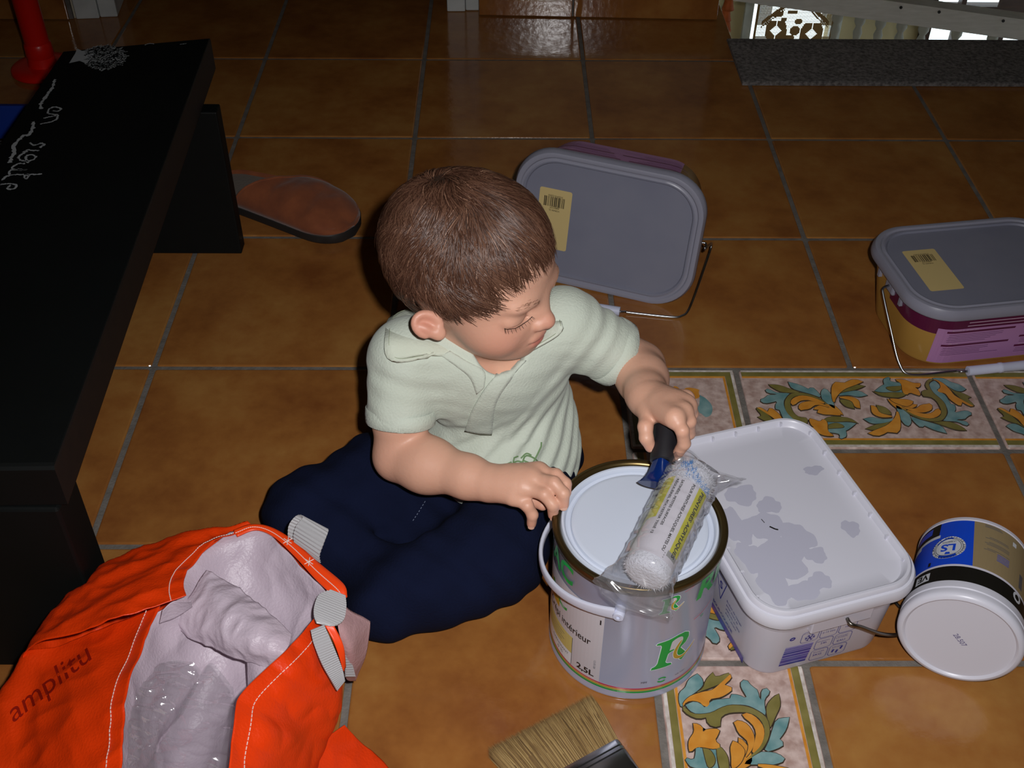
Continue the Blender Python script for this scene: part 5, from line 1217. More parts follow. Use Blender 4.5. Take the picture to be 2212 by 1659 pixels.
mesh('collar_stitch', *tube(edge_ * .93 + resample(colA, len(edge_)) * .07 + W3(0, 0, .0030), .00035, 4), mat('collar_thread', '98a088', .9), shirt, smooth=True, world=True)
# placket: a folded strip down the chest with stitched edge
def strip(name, Lp, Rp, m, parent, off=.0022, n=30, rows=6):
    Lp = resample(catmull(np.array(Lp, float), 6), n); Rp = resample(catmull(np.array(Rp, float), 6), n); V2 = []; ok = True; last = None
    for i in range(n):
        for j in range(rows):
            q_ = Lp[i] * (1 - j / (rows - 1)) + Rp[i] * (j / (rows - 1)); p = on(bs_, q_[0], q_[1], off + .0006 * math.sin(j / (rows - 1) * PI))
            if p is None: p = last
            last = p; V2.append(p)
    o = mesh(name, V2, grid_faces(n, rows), m, parent, smooth=True, world=True); md = o.modifiers.new('thick', 'SOLIDIFY'); md.thickness = .002; md.offset = 0; return o
strip('placket', [(1085, 795), (1050, 835), (1020, 885), (1004, 930)], [(1136, 778), (1105, 815), (1072, 868), (1062, 938)], M_shirt, shirt, off=.0012)
strip('placket_under', [(952, 768), (985, 790), (1015, 815), (1030, 850)], [(972, 758), (1005, 778), (1046, 802), (1046, 835)], M_shirt, shirt, off=.0008)
# lilac vest showing in the neck opening
V2, F2 = lathe([(.0005, 0), (.026, .0), (.030, .012), (.028, .02)], 32); mesh('vest', np.array(V2) + NB + FD * .012 + W3(.006, 0, -.046), F2, mat('lilac_vest', '9a96d6', .8), shirt, smooth=True, world=True)
# embroidered frog near the hem
fr_l = [[(1118, 985), (1108, 990), (1112, 1003), (1135, 1008), (1150, 1000), (1158, 985), (1168, 965), (1169, 955)], [(1128, 1001), (1135, 985), (1150, 988), (1160, 998), (1145, 1008)], [(1100, 1005), (1118, 996), (1140, 1005)], [(1125, 990), (1137, 980), (1148, 984)], [(1092, 1004), (1104, 998)], [(1130, 995), (1150, 1003)]]
em = MB()
for P in fr_l:
    q_ = [on(bs_, x, y, .0008) for x, y in resample(catmull(np.array(P, float), 5), 14)]; q_ = [p for p in q_ if p is not None]
    if len(q_) > 3: em.tube(q_, .0009, 5)
if em.v: em.build('frog_embroidery', mat('green_thread', '6c8a5e', .8), shirt, world=True)['label'] = 'small green frog embroidery'

M_trous = mat('navy_cotton', '11172f', 1.0, var=('0d1226', 20, .8), bump=(380, .4), spec=.12)
hipR, hipL = W3(.412, -1.160, .060), W3(.500, -1.150, .060)
knR, knL = W3(0.2558, -1.2428, 0.0550), W3(0.4562, -1.3043, 0.0660)
anR, anL = W3(0.3244, -1.3017, 0.0380), W3(0.3407, -1.3532, 0.0360)
TR_ = Field((.17, -1.47, -.004), (.58, -1.06, .16), .002)
TR_.ell(PE + W3(0, .008, -.006), (.088, .070, .062), k=.01)
TR_.ell(WA + W3(0, 0, -.04), (.070, .056, .03), k=.02)
TR_.chain([hipR, (hipR + knR) / 2 + W3(0, 0, .004), knR], [.053, .052, .046], .03)
TR_.chain([hipL, (hipL + knL) / 2 + W3(.004, 0, .006), knL], [.053, .054, .050], .03)
TR_.chain([knR, (knR + anR) / 2, anR], [.045, .040, .034], .02)
TR_.chain([knL, (knL + anL) / 2, anL], [.048, .044, .036], .02)
TR_.ell((knL + anL) / 2 + W3(.01, .005, 0), (.085, .045, .045), np.stack([(anL - knL) / np.linalg.norm(anL - knL), np.cross([0, 0, 1.0], (anL - knL) / np.linalg.norm(anL - knL)), [0, 0, 1.0]]), k=.02)
TR_.ell(W3(0.3710, -1.2660, 0.0300), (.085, .062, .040), k=.03)
for p_, q__, r_ in ((W3(0.3607, -1.2856, 0.0750), W3(0.3143, -1.2843, 0.0550), .004), (W3(0.3607, -1.2856, 0.0750), W3(0.3757, -1.3250, 0.0550), .004), (W3(0.3777, -1.2944, 0.0850), W3(0.4028, -1.2491, 0.1000), .003)): TR_.cone(p_, q__, r_ * 1.5, .002, .022, 's')
def tf_(X, Y, Z): return .0012 * np.sin((X * .55 + Y * .8 + Z * .3) * 190 + 2.4 * vnoise(X, Y, Z, 30, 21)) + .0016 * vnoise(X, Y, Z, 75, 22) + .0010 * np.sin((X * -.6 + Y * .7) * 160 + 2.0 * vnoise(X, Y, Z, 28, 24))
TR_.op(tf_, (.17, -1.47, 0), (.58, -1.06, .16), 0, 'd')
TR_.plane_cut((0, 0, .0012), (0, 0, -1), (.17, -1.47, -.004), (.58, -1.06, .01), .003)
Vt, Ft = TR_.mesh(); Vt = relax(Vt, Ft, 1, .5)
trousers = fmesh('trousers', Vt, Ft, M_trous, person); trousers['label'] = 'loose navy blue cotton trousers'
bt_ = bvh_of(Vt, Ft)
sm = MB()
for P in ([(918, 1083), (905, 1105), (890, 1128)],):
    Q = resample(np.array(P, float), 15)
    for i in range(0, 14, 2):
        a, b_2 = on(bt_, *Q[i], .0004), on(bt_, *Q[i + 1], .0004)
        if a is not None and b_2 is not None: sm.tube([a, b_2], .0004, 4)
if sm.v: o = sm.build('seam_stitching', mat('pale_thread', '6a748a', .8), trousers, world=True); o['kind'] = 'stuff'
# hair ----------------------------------------------------------------
HCR = np.array([-6., 0, 13.]); HRA = np.array([82., 69.5, 69.5])
def hairline(phi):      # azimuth from the front (degrees, |phi|) -> lowest nu for roots
    return np.interp(np.abs(phi), [0, 25, 45, 60, 72, 82, 95, 112, 128, 150, 180], [.52, .48, .36, .06, -.38, -.52, -.22, -.55, -.93, -.95, -.96])
rh = np.random.default_rng(17)
def roots(n):
    d = rh.normal(0, 1, (n * 3, 3)); d /= np.linalg.norm(d, axis=1)[:, None]; phi = np.degrees(np.arctan2(d[:, 1], d[:, 0])); return d[d[:, 2] > hairline(phi) + rh.normal(0, .015, len(d))][:n]
n_h = 20000; N0 = roots(n_h); n_h = len(N0)
wh = np.array([-.42, .05, .90]); wh /= np.linalg.norm(wh)
STEP = 9; n_ = N0.copy(); pts = []
ph = np.degrees(np.arctan2(N0[:, 1], N0[:, 0])); front = np.clip(N0[:, 0] + .2, 0, 1)
length = np.where(np.abs(ph) < 75, 44 + 10 * front, np.where(np.abs(ph) < 120, 34, 34)) * rh.uniform(.50, 1.12, n_h)
edge = np.clip((N0[:, 2] - hairline(ph)) / .35, 0, 1); length = length * (.55 + .45 * edge)
length = np.where((np.abs(ph) > 62) & (edge < .5), length * .5, length)
cl_a = np.zeros(n_h)
for s_, f_ in ((1, 5.), (2, 11.), (3, 23.)):
    cl_a += vnoise(N0[:, 0], N0[:, 1], N0[:, 2], f_, 40 + s_) * (1.1, 1.0, .7)[s_ - 1]
jit = rh.normal(0, .10, n_h)
lift0 = rh.uniform(1.2, 5.0, n_h) + 3.0 * vnoise(N0[:, 0], N0[:, 1], N0[:, 2], 11, 77)
tl = rh.normal(0, 1.0, n_h)
for k in range(STEP):
    t = k / (STEP - 1)
    lift = (lift0 * np.minimum(1, t * 3.0) + tl * t * t * 1.2 + 2.2 * edge * np.sin(t * PI) * .5) * 1.0
    pts.append(HCR + n_ * (HRA + lift[:, None]))
    tang = n_ - wh; tang -= n_ * (tang * n_).sum(1)[:, None]; tang /= np.linalg.norm(tang, axis=1)[:, None] + 1e-6
    sw = np.cross(n_, tang); near = np.exp(-((n_ - wh) ** 2).sum(1) / .12)
    dr = tang + sw * (cl_a * (.35 + .65 * edge) + 1.0 * near + jit)[:, None]
    dr += np.array([.0, 0, -.35]) * np.clip(1 - edge, 0, 1)[:, None] + np.array([.25, -.25, -.1]) * (front * .9)[:, None]
    dr -= n_ * (dr * n_).sum(1)[:, None]; dr /= np.linalg.norm(dr, axis=1)[:, None] + 1e-6
    n_ = n_ + dr * (length / (STEP - 1) / 72.0)[:, None]; n_ /= np.linalg.norm(n_, axis=1)[:, None]
PT = np.stack(pts, 1)                                             # n, STEP, 3 (mm, head frame)
PW = HC + (PT / 1000.0) @ HM
Tg = np.gradient(PW, axis=1); Tg /= np.linalg.norm(Tg, axis=2)[..., None] + 1e-9
Nn = (np.broadcast_to((PT - HCR)[:, :, :], PT.shape) / HRA) @ HM; Nn /= np.linalg.norm(Nn, axis=2)[..., None]
Bn = np.cross(Tg, Nn); Bn /= np.linalg.norm(Bn, axis=2)[..., None] + 1e-9
wid = np.interp(np.linspace(0, 1, STEP), [0, .3, .8, 1], [.00028, .00034, .00028, .00006])[None, :, None]
ring = np.stack([PW + Bn * wid, PW + Nn * wid * .9, PW - Bn * wid], 2)   # three sides
HV = ring.reshape(-1, 3); ids = np.arange(n_h * STEP * 3).reshape(n_h, STEP, 3); fs = []
for j in range(2):
    fs.append(np.stack([ids[:, :-1, j], ids[:, :-1, j + 1], ids[:, 1:, j + 1], ids[:, 1:, j]], -1).reshape(-1, 4)[:, ::-1])
HFc = np.concatenate(fs); tone = np.clip(rh.normal(0, .45, n_h) + .35 * vnoise(N0[:, 0], N0[:, 1], N0[:, 2], 18, 90) + 1.0, 0, 2.99).astype(int)
mi_ = np.tile(np.repeat(tone, STEP - 1), 2)
M_h = [mat('hair_dark_brown', '432a1e', 0.42, spec=.55), mat('hair_brown', '624434', 0.40, spec=.6), mat('hair_light_brown', '94705a', 0.38, spec=.6)]
# scalp cap under the strands
CAPF = Field(HC - .11, HC + .11, .003)
CAPF.ell(hp(*HCR), HRA / 1000 + .0012, HM, k=.002)
Vc, Fc = CAPF.mesh(); qn = ((Vc - HC) @ HM.T * 1000 - HCR) / HRA; qn /= np.linalg.norm(qn, axis=1)[:, None]
keep = qn[:, 2] > hairline(np.degrees(np.arctan2(qn[:, 1], qn[:, 0]))) + .02
Fc = Fc[keep[Fc].all(1)]; used = np.unique(Fc); remap = np.full(len(Vc), -1); remap[used] = np.arange(len(used))
hair = fmesh('hair', Vc[used], remap[Fc], mat('scalp_hair', '3c271a', .7, bump=(200, .6)), person); hair['label'] = 'short tousled brown hair with a fringe'
st_h = fmesh('hair_strands', HV, HFc, M_h, hair, mi_); st_h['kind'] = 'stuff'
# lashes and brows
bk = bvh_of(SKV, F)
def snap(p, off):
    h = bk.find_nearest(Vector(p)); return np.array(h[0] + h[1] * off)
for s in (1, -1):
    lm_ = MB(); A = [snap(hp(76 - 13 * (math.cos(t) > 0) * math.cos(t), s * (31 + 16 * math.cos(t)), -23.6 - 1.8 * math.sin(t)), .0003) for t in np.linspace(PI, 0, 12)]
    lm_.tube(A, .00038, 5)
    for k in range(14):
        p = A[min(11, int(k * 11 / 13))]; t = (k - 6.5) / 6.5; d = HF * .0030 - HU * .0036 + HR * s * t * .0028; lm_.tube([p, p + d * .6, p + d + HU * .0004], [.0002, .00014, .00004], 4)
    lm_.build('eyelashes', mat('eyelash_hair', '2a1810', .6), person, world=True)
    bm_ = MB()
    for k in range(60):
        t = rh.uniform(0, 1); p = snap(hp(76 - 6 * t * t, s * (13 + 28 * t), -4.0 + 4.5 * math.sin(t * 2.6) + rh.normal(0, 1.1)), .0003); d = HR * s * .0040 + HU * .0008; q_ = snap(p + d, .0005); bm_.tube([p, q_], [.00022, .00008], 3)
    o = bm_.build('eyebrow', mat('eyebrow_hair', '96705a', .6), person, world=True)
# finger nails
M_nail = mat('finger_nail', 'd4a792', .3)
for H in (HR_, HL_):
    for k_ in 'imrpt':
        a, b_2 = H[k_][-2], H[k_][-1]; d = b_2 - a; d /= np.linalg.norm(d)
        upn = (W3(0, -.6, .8) if k_ != 't' else W3(0, -.3, .95)); upn = upn - d * (upn @ d); upn /= np.linalg.norm(upn); sd_ = np.cross(d, upn); r_ = FR[k_][-1]; V2 = []
        for i in range(5):
            for j in range(7):
                an = (-1 + 2 * j / 6) * .75; tt = (-1 + 2 * i / 4) * .0026 * math.sqrt(max(0, 1 - (an / .8) ** 4 * .6)); V2.append(b_2 + d * (tt + .0012) + (upn * math.cos(an) + sd_ * math.sin(an)) * (r_ * .97 - .10 * max(0, tt)))
        mesh('fingernail', V2, grid_faces(5, 7), M_nail, person, smooth=True, world=True)

# ------------------------------------------------------------------ paint roller held by the child, resting on the can
M_rubberblk = mat('black_rubber_grip', '16151a', 0.55, bump=(60, .1))
M_bluecage = mat('dark_blue_translucent_plastic', '0c2a6e', 0.15, trans=.35, coat=.4)
M_fleece = mat('white_polyester_fleece', 'd9dae2', 0.95, bump=(320, .9), sheen=.3)
M_fleeceb = mat('blue_fleece_fibre', '2f86cc', 0.9)
M_paper = mat('white_label_paper', 'd8d4dc', 0.4); M_yel = mat('yellow_label_print', 'c9c414', 0.35)
def film_mat():
    m = bpy.data.materials.new('clear_plastic_film'); m.use_nodes = True; nt = m.node_tree; N = nt.nodes; N.remove(N['Principled BSDF'])
    tr = N.new('ShaderNodeBsdfTransparent'); tr.inputs[0].default_value = (.93, .93, .94, 1); g = N.new('ShaderNodeBsdfGlossy'); g.inputs['Roughness'].default_value = .11; g.inputs[0].default_value = (1, 1, 1, 1)
    d = N.new('ShaderNodeBsdfDiffuse'); d.inputs[0].default_value = (.55, .55, .58, 1)
    lw = N.new('ShaderNodeLayerWeight'); lw.inputs[0].default_value = .5; pw = N.new('ShaderNodeMath'); pw.operation = 'POWER'; pw.inputs[1].default_value = 2.5; ma = N.new('ShaderNodeMath'); ma.operation = 'MULTIPLY_ADD'; ma.inputs[1].default_value = .45; ma.inputs[2].default_value = .13
    nt.links.new(lw.outputs['Facing'], pw.inputs[0]); nt.links.new(pw.outputs[0], ma.inputs[0]); mx = N.new('ShaderNodeMixShader'); m2 = N.new('ShaderNodeMixShader'); m2.inputs[0].default_value = .10
    nt.links.new(tr.outputs[0], m2.inputs[1]); nt.links.new(d.outputs[0], m2.inputs[2]); nt.links.new(ma.outputs[0], mx.inputs[0]); nt.links.new(m2.outputs[0], mx.inputs[1]); nt.links.new(g.outputs[0], mx.inputs[2]); nt.links.new(mx.outputs[0], N['Material Output'].inputs['Surface'])
    return m
M_film = film_mat()
RA, RB, RR = W3(0.6446, -1.3351, 0.2140), W3(0.5888, -1.4444, 0.1975), .0210
rl_ax = RB - RA; RL = np.linalg.norm(rl_ax); rl_ax /= RL
tocam = np.array(CAM) - (RA + RB) / 2; rl_n = tocam - rl_ax * (tocam @ rl_ax); rl_n /= np.linalg.norm(rl_n); rl_s = np.cross(rl_n, rl_ax)    # rl_s: sideways as seen
if rl_s @ np.array(_r2) < 0: rl_s = -rl_s
roller = thing('paint_roller', 'mini paint roller in clear wrapper with yellow and white label, black grip in the fist', 'roller', RA)
def rpt(t, ang, r_): # t along 0..1, ang from the viewer-facing line, + to the right
    return RA + rl_ax * RL * t + (rl_n * math.cos(ang) + rl_s * math.sin(ang)) * r_
R_ = []
for t, k in ((-.012, .15), (-.010, .55), (.0, .80), (.03, .95), (.08, 1.0), (.5, 1.0), (.92, 1.0), (.97, .95), (1.0, .80), (1.01, .55), (1.012, .15)):
    R_.append(np.array([rpt(t, 2 * PI * i / 72, RR * k * (1 + .025 * math.sin(7 * i * .9 + t * 40) * (1 if t < .2 or t > .9 else .2))) for i in range(72)]))
V, F = loft(R_); slv = mesh('roller_sleeve', V, F, M_fleece, roller, smooth=True, world=True)
rf = np.random.default_rng(21)
fz = MB()
def fluff(n, t0, t1, a0, a1, sl, mi):
    for k in range(n):
        t = rf.uniform(t0, t1); a = rf.uniform(a0, a1); r0 = RR * (.95 if .03 < t < .97 else .80); p = rpt(t, a, r0); o_ = rpt(t, a, r0 + sl * rf.uniform(.5, 1)) - p; o_ = o_ + rf.normal(0, sl * .6, 3)
        s_ = np.cross(o_, rl_ax); s_ /= np.linalg.norm(s_) + 1e-9; fz.add([p - s_ * .0004, p + s_ * .0004, p + o_], [(0, 1, 2)], mi)
fluff(2600, -.01, .22, -PI, PI, .0028, 0); fluff(700, .94, 1.0, -PI, PI, .0024, 0)
for t0, t1, a0, a1 in ((.0, .05, -.55, -.25), (.03, .09, -.75, -.35), (.07, .12, -.5, .0), (.10, .17, -.35, .35), (.14, .19, .1, .7), (.15, .20, .5, 1.1)): fluff(130, t0, t1, a0, a1, .0022, 1)
o = fz.build('fleece_pile', [M_fleece, M_fleeceb], slv, world=True); o['kind'] = 'stuff'
lb = MB(); LT0, LT1, LR = .20, .905, RR + .0006
def lquad(t0, t1, a0, a1, mi, off=0.0, skew=0.0):
    n = max(2, int(abs(a1 - a0) / .09)); m_ = max(1, int(abs(t1 - t0) / .1)); V2 = [rpt(t0 + (t1 - t0) * i / m_ + skew * (j / n - .5), a0 + (a1 - a0) * j / n, LR + off) for i in range(m_ + 1) for j in range(n + 1)]
    lb.add(V2, grid_faces(m_ + 1, n + 1), mi)
lquad(LT0, LT1, -1.75, 1.15, 0)
lquad(LT0 + .005, .815, .46, 1.02, 1, .0002); lquad(LT0 + .0, .60, -1.75, -.72, 1, .0002, -.03); lquad(.60, .70, -1.75, -1.30, 1, .0002); lquad(.815, .862, .40, .98, 3, .0003)
def ltext(s, t0, t1, a, h, mi=2, bold=.01):
    """reads from far end to near end, letter tops to the right"""
    tv, tf = text2d(s, 1.0, bold); tv = fit2d(tv, abs(t1 - t0) * RL, h); lb.add([rpt(t0 + x / RL, a + (y - h / 2) / LR, LR + .0005) for x, y in tv], [f[::-1] for f in tf], mi)
ltext('PEINTURES ACRYLIQUES', .225, .845, .70, .0050, bold=.035); ltext('POUR PEINTURES ACRYLIQUES, MATES OU', .215, .845, .18, .0032, bold=.03)
ltext('SATINÉES, PETITES SURFACES', .215, .655, -.30, .0033, bold=.03); ltext('RÉGULIÈRES, POLYESTER TISSÉ 12', .215, .745, -.53, .0033, bold=.03); ltext('LAQUEUR', .24, .36, -1.05, .0022); ltext('110 MM', .40, .50, -1.15, .0024)
for x0, x1 in rand_bar(rf, .17, 1, 18): lquad(.64 + x0, .64 + x1, -1.72, -1.30, 2, .0004)
for k in range(3): lquad(.885 - k * .02, .893 - k * .02, .30, .33, 4, .0003)
lb.build('paper_label', [M_paper, M_yel, M_ink, mat('silver_sticker', '9a9a98', .4), M_blackn], roller, world=True)
# crinkled transparent wrapper, pinched flat beyond both ends
nw, na = 130, 90; WV = []
for i in range(nw):
    t = -.16 + 1.36 * i / (nw - 1); e0 = max(0, (.02 - t) / .18); e1 = max(0, (t - .98) / .22); e = min(1, max(e0, e1)); rr_ = RR + .0022 + .002 * (1 - e)
    for j in range(na):
        a = 2 * PI * j / na; ca, sa = math.cos(a), math.sin(a); wx = rr_ * (1 + .42 * e) ; wn = rr_ * (1 - .86 * e)
        cr_ = (1 - 2 * abs(vnoise(t * 9, math.cos(a) * 1.5, math.sin(a) * 1.5, 3.0, 31))) * .0012 * (1 + 3.0 * e) + (1 - 2 * abs(vnoise(t * 30, math.cos(a) * 3, math.sin(a) * 3, 2.6, 33))) * .0009 * (1 + 1.5 * e)
        WV.append(RA + rl_ax * (RL * t + .006 * e * math.sin(a * 2 + 1)) + rl_s * (wx * sa + .25 * wx * (1 if e0 > 0 else 0) * e) + rl_n * (wn * ca + (-.010 * e if e1 > 0 else -.004 * e)) + (rl_n * ca + rl_s * sa) * cr_)
WF = [(i * na + j, i * na + (j + 1) % na, (i + 1) * na + (j + 1) % na, (i + 1) * na + j) for i in range(nw - 1) for j in range(na)]
mesh('plastic_wrapper', WV, WF, M_film, roller, smooth=True, world=True)
g0, g1 = W3(0.6269, -1.2624, 0.2360), W3(0.6162, -1.3200, 0.2135)
gd = (g1 - g0) / np.linalg.norm(g1 - g0)
P = [g0 + gd * np.linalg.norm(g1 - g0) * t for t in (0, .01, .05, .3, .6, .9, .98, 1.0)]
mesh('grip_handle', *tube(np.array(P), [.006, .0095, .0112, .0118, .0122, .0124, .0120, .0105], 28), M_rubberblk, roller, smooth='auto', world=True)
ck = W3(0.6146, -1.3242, 0.2115); ce = W3(0.6030, -1.3360, 0.2010); cx = W3(0.6239, -1.3441, 0.2020)
sd = (ce - cx); sd /= np.linalg.norm(sd); pu = np.cross(gd, sd); pu /= np.linalg.norm(pu)
R_ = []
for t, w, h_ in ((0, .0095, .0095), (.15, .0105, .009), (.45, .0125, .0075), (.75, .0165, .007), (.92, .020, .0075), (1.0, .0225, .0085)):
    c = g1 + (((ce + cx) / 2) - g1) * t; R_.append(np.array([c + sd * w * math.cos(a) + pu * h_ * math.sin(a) * (1 + .18 * math.sin(3 * a)) for a in np.linspace(0, 2 * PI, 33)[:-1]]))
V, F = loft(R_); mesh('cage_collar', V, F, M_bluecage, roller, smooth='auto', world=True)
mesh('cage_wire', *tube(catmull([g1 + gd * .005, (g1 + ce) / 2 + W3(.004, 0, -.004), RA + rl_ax * .012 - rl_n * .002, RA + rl_ax * .06], 6), .0022, 10), M_wire, roller, smooth=True, world=True)

# ------------------------------------------------------------------ orange shopping bag with a white lining
M_bag = mat('orange_woven_plastic', 'e23c08', 0.36, var=('d23304', 9, .8), bump=(420, .25))
M_lining = mat('white_woven_lining', 'c6b8c4', 0.38, bump=(380, .35), var=('bdaebb', 8, .8), translucent=.12)
M_hem = mat('orange_hem', 'ea4310', 0.4)
M_web = mat('grey_webbing', 'a9a8aa', 0.42); M_web2 = mat('grey_webbing_shadow', '8a888a', .5)
M_thread = mat('white_thread', 'e0cfc8', 0.8)
bag = thing('shopping_bag', 'large crumpled orange shopping bag with white lining and grey webbing straps', 'bag', W3(0.1244, -1.4641, 0.0000))
def csurf(name, rows, m, parent, nu=70, nv=50, wr=.0015, fr=45, seed=1, thick=.0008, sharp=None, ret=False):
    A = [resample(catmull(np.array(r), 6), nu) for r in rows]; A = np.array(A)
    G = np.stack([resample(catmull(A[:, i], 8), nv) for i in range(nu)])            # nu, nv, 3
    du = np.gradient(G, axis=0); dv = np.gradient(G, axis=1); n = np.cross(du, dv); n /= np.linalg.norm(n, axis=2)[..., None] + 1e-9
    if n[..., 2].mean() < 0: n = -n
    w = vnoise(G[..., 0], G[..., 1], G[..., 2], fr, seed, 6); w2 = vnoise(G[..., 0] + .3 * w / fr, G[..., 1], G[..., 2], fr * 2.1, seed + 50, 5)
    G = G + n * (wr * (1.3 - 2.2 * np.abs(w)) + wr * .55 * (1 - 2 * np.abs(w2)))[..., None]
    G[..., 0] = np.where((G[..., 1] > -1.409) & (G[..., 1] < -1.0), np.maximum(G[..., 0], .0785), G[..., 0])
    o = mesh(name, G.reshape(-1, 3), grid_faces(nu, nv), m, parent, smooth=True, world=True)
    if thick: md = o.modifiers.new('thick', 'SOLIDIFY'); md.thickness = thick; md.offset = 0
    return (o, G) if ret else o
# left side panel, two planes meeting in a hanging crease
up_rim = [W3(0.1868, -1.4507, 0.1760), W3(0.1808, -1.4357, 0.1720), W3(0.1796, -1.4125, 0.1670), W3(0.1887, -1.3835, 0.1600), W3(0.2076, -1.3571, 0.1540), W3(0.2291, -1.3435, 0.1500)]
up_mid = [W3(0.1221, -1.4771, 0.1720), W3(0.1233, -1.4542, 0.1680), W3(0.1350, -1.4235, 0.1620), W3(0.1560, -1.3914, 0.1560), W3(0.1878, -1.3606, 0.1500), W3(0.2230, -1.3415, 0.1470)]
up_sil = [W3(0.0406, -1.4784, 0.1280), W3(0.0480, -1.4438, 0.1260), W3(0.0620, -1.4062, 0.1240), W3(0.0833, -1.3750, 0.1240), W3(0.1252, -1.3557, 0.1300), W3(0.2158, -1.3376, 0.1420)]
up_low = [p + W3(.02, -.03, -.07) for p in up_sil]
up_flr = [W3(p[0] + .02, p[1] - .04, .003) for p in up_sil]
o_up, G_up = csurf('side_panel', [up_rim, up_mid, up_sil, up_low, up_flr], M_bag, bag, wr=.0026, fr=85, seed=3, nu=110, nv=90, ret=True)
lo_rim = [W3(0.1658, -1.4582, 0.1680), W3(0.1632, -1.4731, 0.1700), W3(0.1606, -1.5065, 0.1730), W3(0.1603, -1.5422, 0.1760), W3(0.1651, -1.5735, 0.1740), W3(0.1716, -1.6125, 0.1720), W3(0.1773, -1.6424, 0.1700)]
lo_mid = [W3(0.1177, -1.4637, 0.1500), W3(0.1162, -1.4814, 0.1500), W3(0.1120, -1.5081, 0.1520), W3(0.1090, -1.5409, 0.1500), W3(0.1099, -1.5658, 0.1480), W3(0.1145, -1.5972, 0.1450), W3(0.1207, -1.6272, 0.1420)]
lo_m2 = [W3(0.0742, -1.4704, 0.1320), W3(0.0676, -1.4794, 0.1280), W3(0.0619, -1.4994, 0.1220), W3(0.0613, -1.5270, 0.1180), W3(0.0631, -1.5542, 0.1150), W3(0.0667, -1.5802, 0.1120), W3(0.0738, -1.6099, 0.1100)]
lo_sil = [W3(0.0367, -1.4733, 0.1180), W3(0.0317, -1.4819, 0.1140), W3(0.0255, -1.4995, 0.1080), W3(0.0224, -1.5210, 0.1050), W3(0.0219, -1.5494, 0.1000), W3(0.0213, -1.5721, 0.0980), W3(0.0270, -1.6017, 0.0950)]
lo_low = [p + W3(.02, -.02, -.06) for p in lo_sil]; lo_flr = [W3(p[0] + .03, p[1] - .02, .003) for p in lo_sil]
o_lo, G_lo = csurf('side_panel', [lo_rim, lo_mid, lo_m2, lo_sil, lo_low, lo_flr], M_bag, bag, wr=.0030, fr=75, seed=8, ret=True, nu=110, nv=100)
# narrow gusset under the crease (white inside showing)
csurf('gusset_lining', [[W3(0.1649, -1.4569, 0.1650), W3(0.1739, -1.4506, 0.1700), W3(0.1896, -1.4521, 0.1720)], [W3(0.1597, -1.4596, 0.1500), W3(0.1727, -1.4530, 0.1500), W3(0.1885, -1.4489, 0.1600)]], M_lining, bag, 24, 16, .0006)
# inside lining
L_rows = [[W3(0.2022, -1.3504, 0.1470), W3(0.2306, -1.3480, 0.1490), W3(0.2559, -1.3683, 0.1490), W3(0.2846, -1.4001, 0.1480), W3(0.3108, -1.4273, 0.1470)],
          [W3(0.1676, -1.3986, 0.1500), W3(0.2052, -1.3781, 0.1280), W3(0.2387, -1.3891, 0.1180), W3(0.2729, -1.4127, 0.1180), W3(0.3063, -1.4394, 0.1300)],
          [W3(0.1678, -1.4308, 0.1500), W3(0.1966, -1.4196, 0.1080), W3(0.2312, -1.4304, 0.0940), W3(0.2653, -1.4504, 0.1000), W3(0.2900, -1.4613, 0.1250)],
          [W3(0.1482, -1.4596, 0.1520), W3(0.1788, -1.4562, 0.0880), W3(0.2084, -1.4691, 0.0700), W3(0.2431, -1.4870, 0.0820), W3(0.2679, -1.4908, 0.1200)],
          [W3(0.1477, -1.5301, 0.1580), W3(0.1619, -1.5037, 0.0780), W3(0.1812, -1.5004, 0.0500), W3(0.2176, -1.5031, 0.0620), W3(0.2479, -1.5205, 0.1200)],
          [W3(0.1548, -1.5791, 0.1560), W3(0.1608, -1.5438, 0.0680), W3(0.1801, -1.5395, 0.0450), W3(0.2133, -1.5481, 0.0600), W3(0.2476, -1.5633, 0.1300)],
          [W3(0.1659, -1.6337, 0.1540), W3(0.1669, -1.5873, 0.0680), W3(0.1861, -1.5722, 0.0400), W3(0.2199, -1.5830, 0.0600), W3(0.2562, -1.6208, 0.1300)]]
csurf('lining', L_rows, M_lining, bag, 100, 120, .0020, 90, 14)
csurf('lining_fold', [[W3(0.1898, -1.3996, 0.1500), W3(0.2143, -1.4127, 0.1460), W3(0.2430, -1.4350, 0.1420), W3(0.2749, -1.4633, 0.1360)], [W3(0.1827, -1.4141, 0.1470), W3(0.2106, -1.4350, 0.1500), W3(0.2396, -1.4581, 0.1500), W3(0.2746, -1.4766, 0.1380)], [W3(0.1721, -1.4320, 0.1380), W3(0.1972, -1.4516, 0.1380), W3(0.2306, -1.4721, 0.1420), W3(0.2682, -1.4836, 0.1340)], [W3(0.1617, -1.4386, 0.1220), W3(0.1863, -1.4547, 0.1200), W3(0.2121, -1.4672, 0.1220), W3(0.2599, -1.4849, 0.1220)]], M_lining, bag, 80, 50, .0022, 120, 23)
csurf('lining_edge', [[W3(0.2357, -1.4748, 0.1180), W3(0.2444, -1.4810, 0.1220), W3(0.2612, -1.4863, 0.1240)], [W3(0.2368, -1.4893, 0.1000), W3(0.2480, -1.4964, 0.1120), W3(0.2601, -1.4884, 0.1200)], [W3(0.2393, -1.4989, 0.1000), W3(0.2456, -1.5032, 0.1100), W3(0.2547, -1.5004, 0.1200)]], M_lining, bag, 20, 20, .0008, 60, 29)
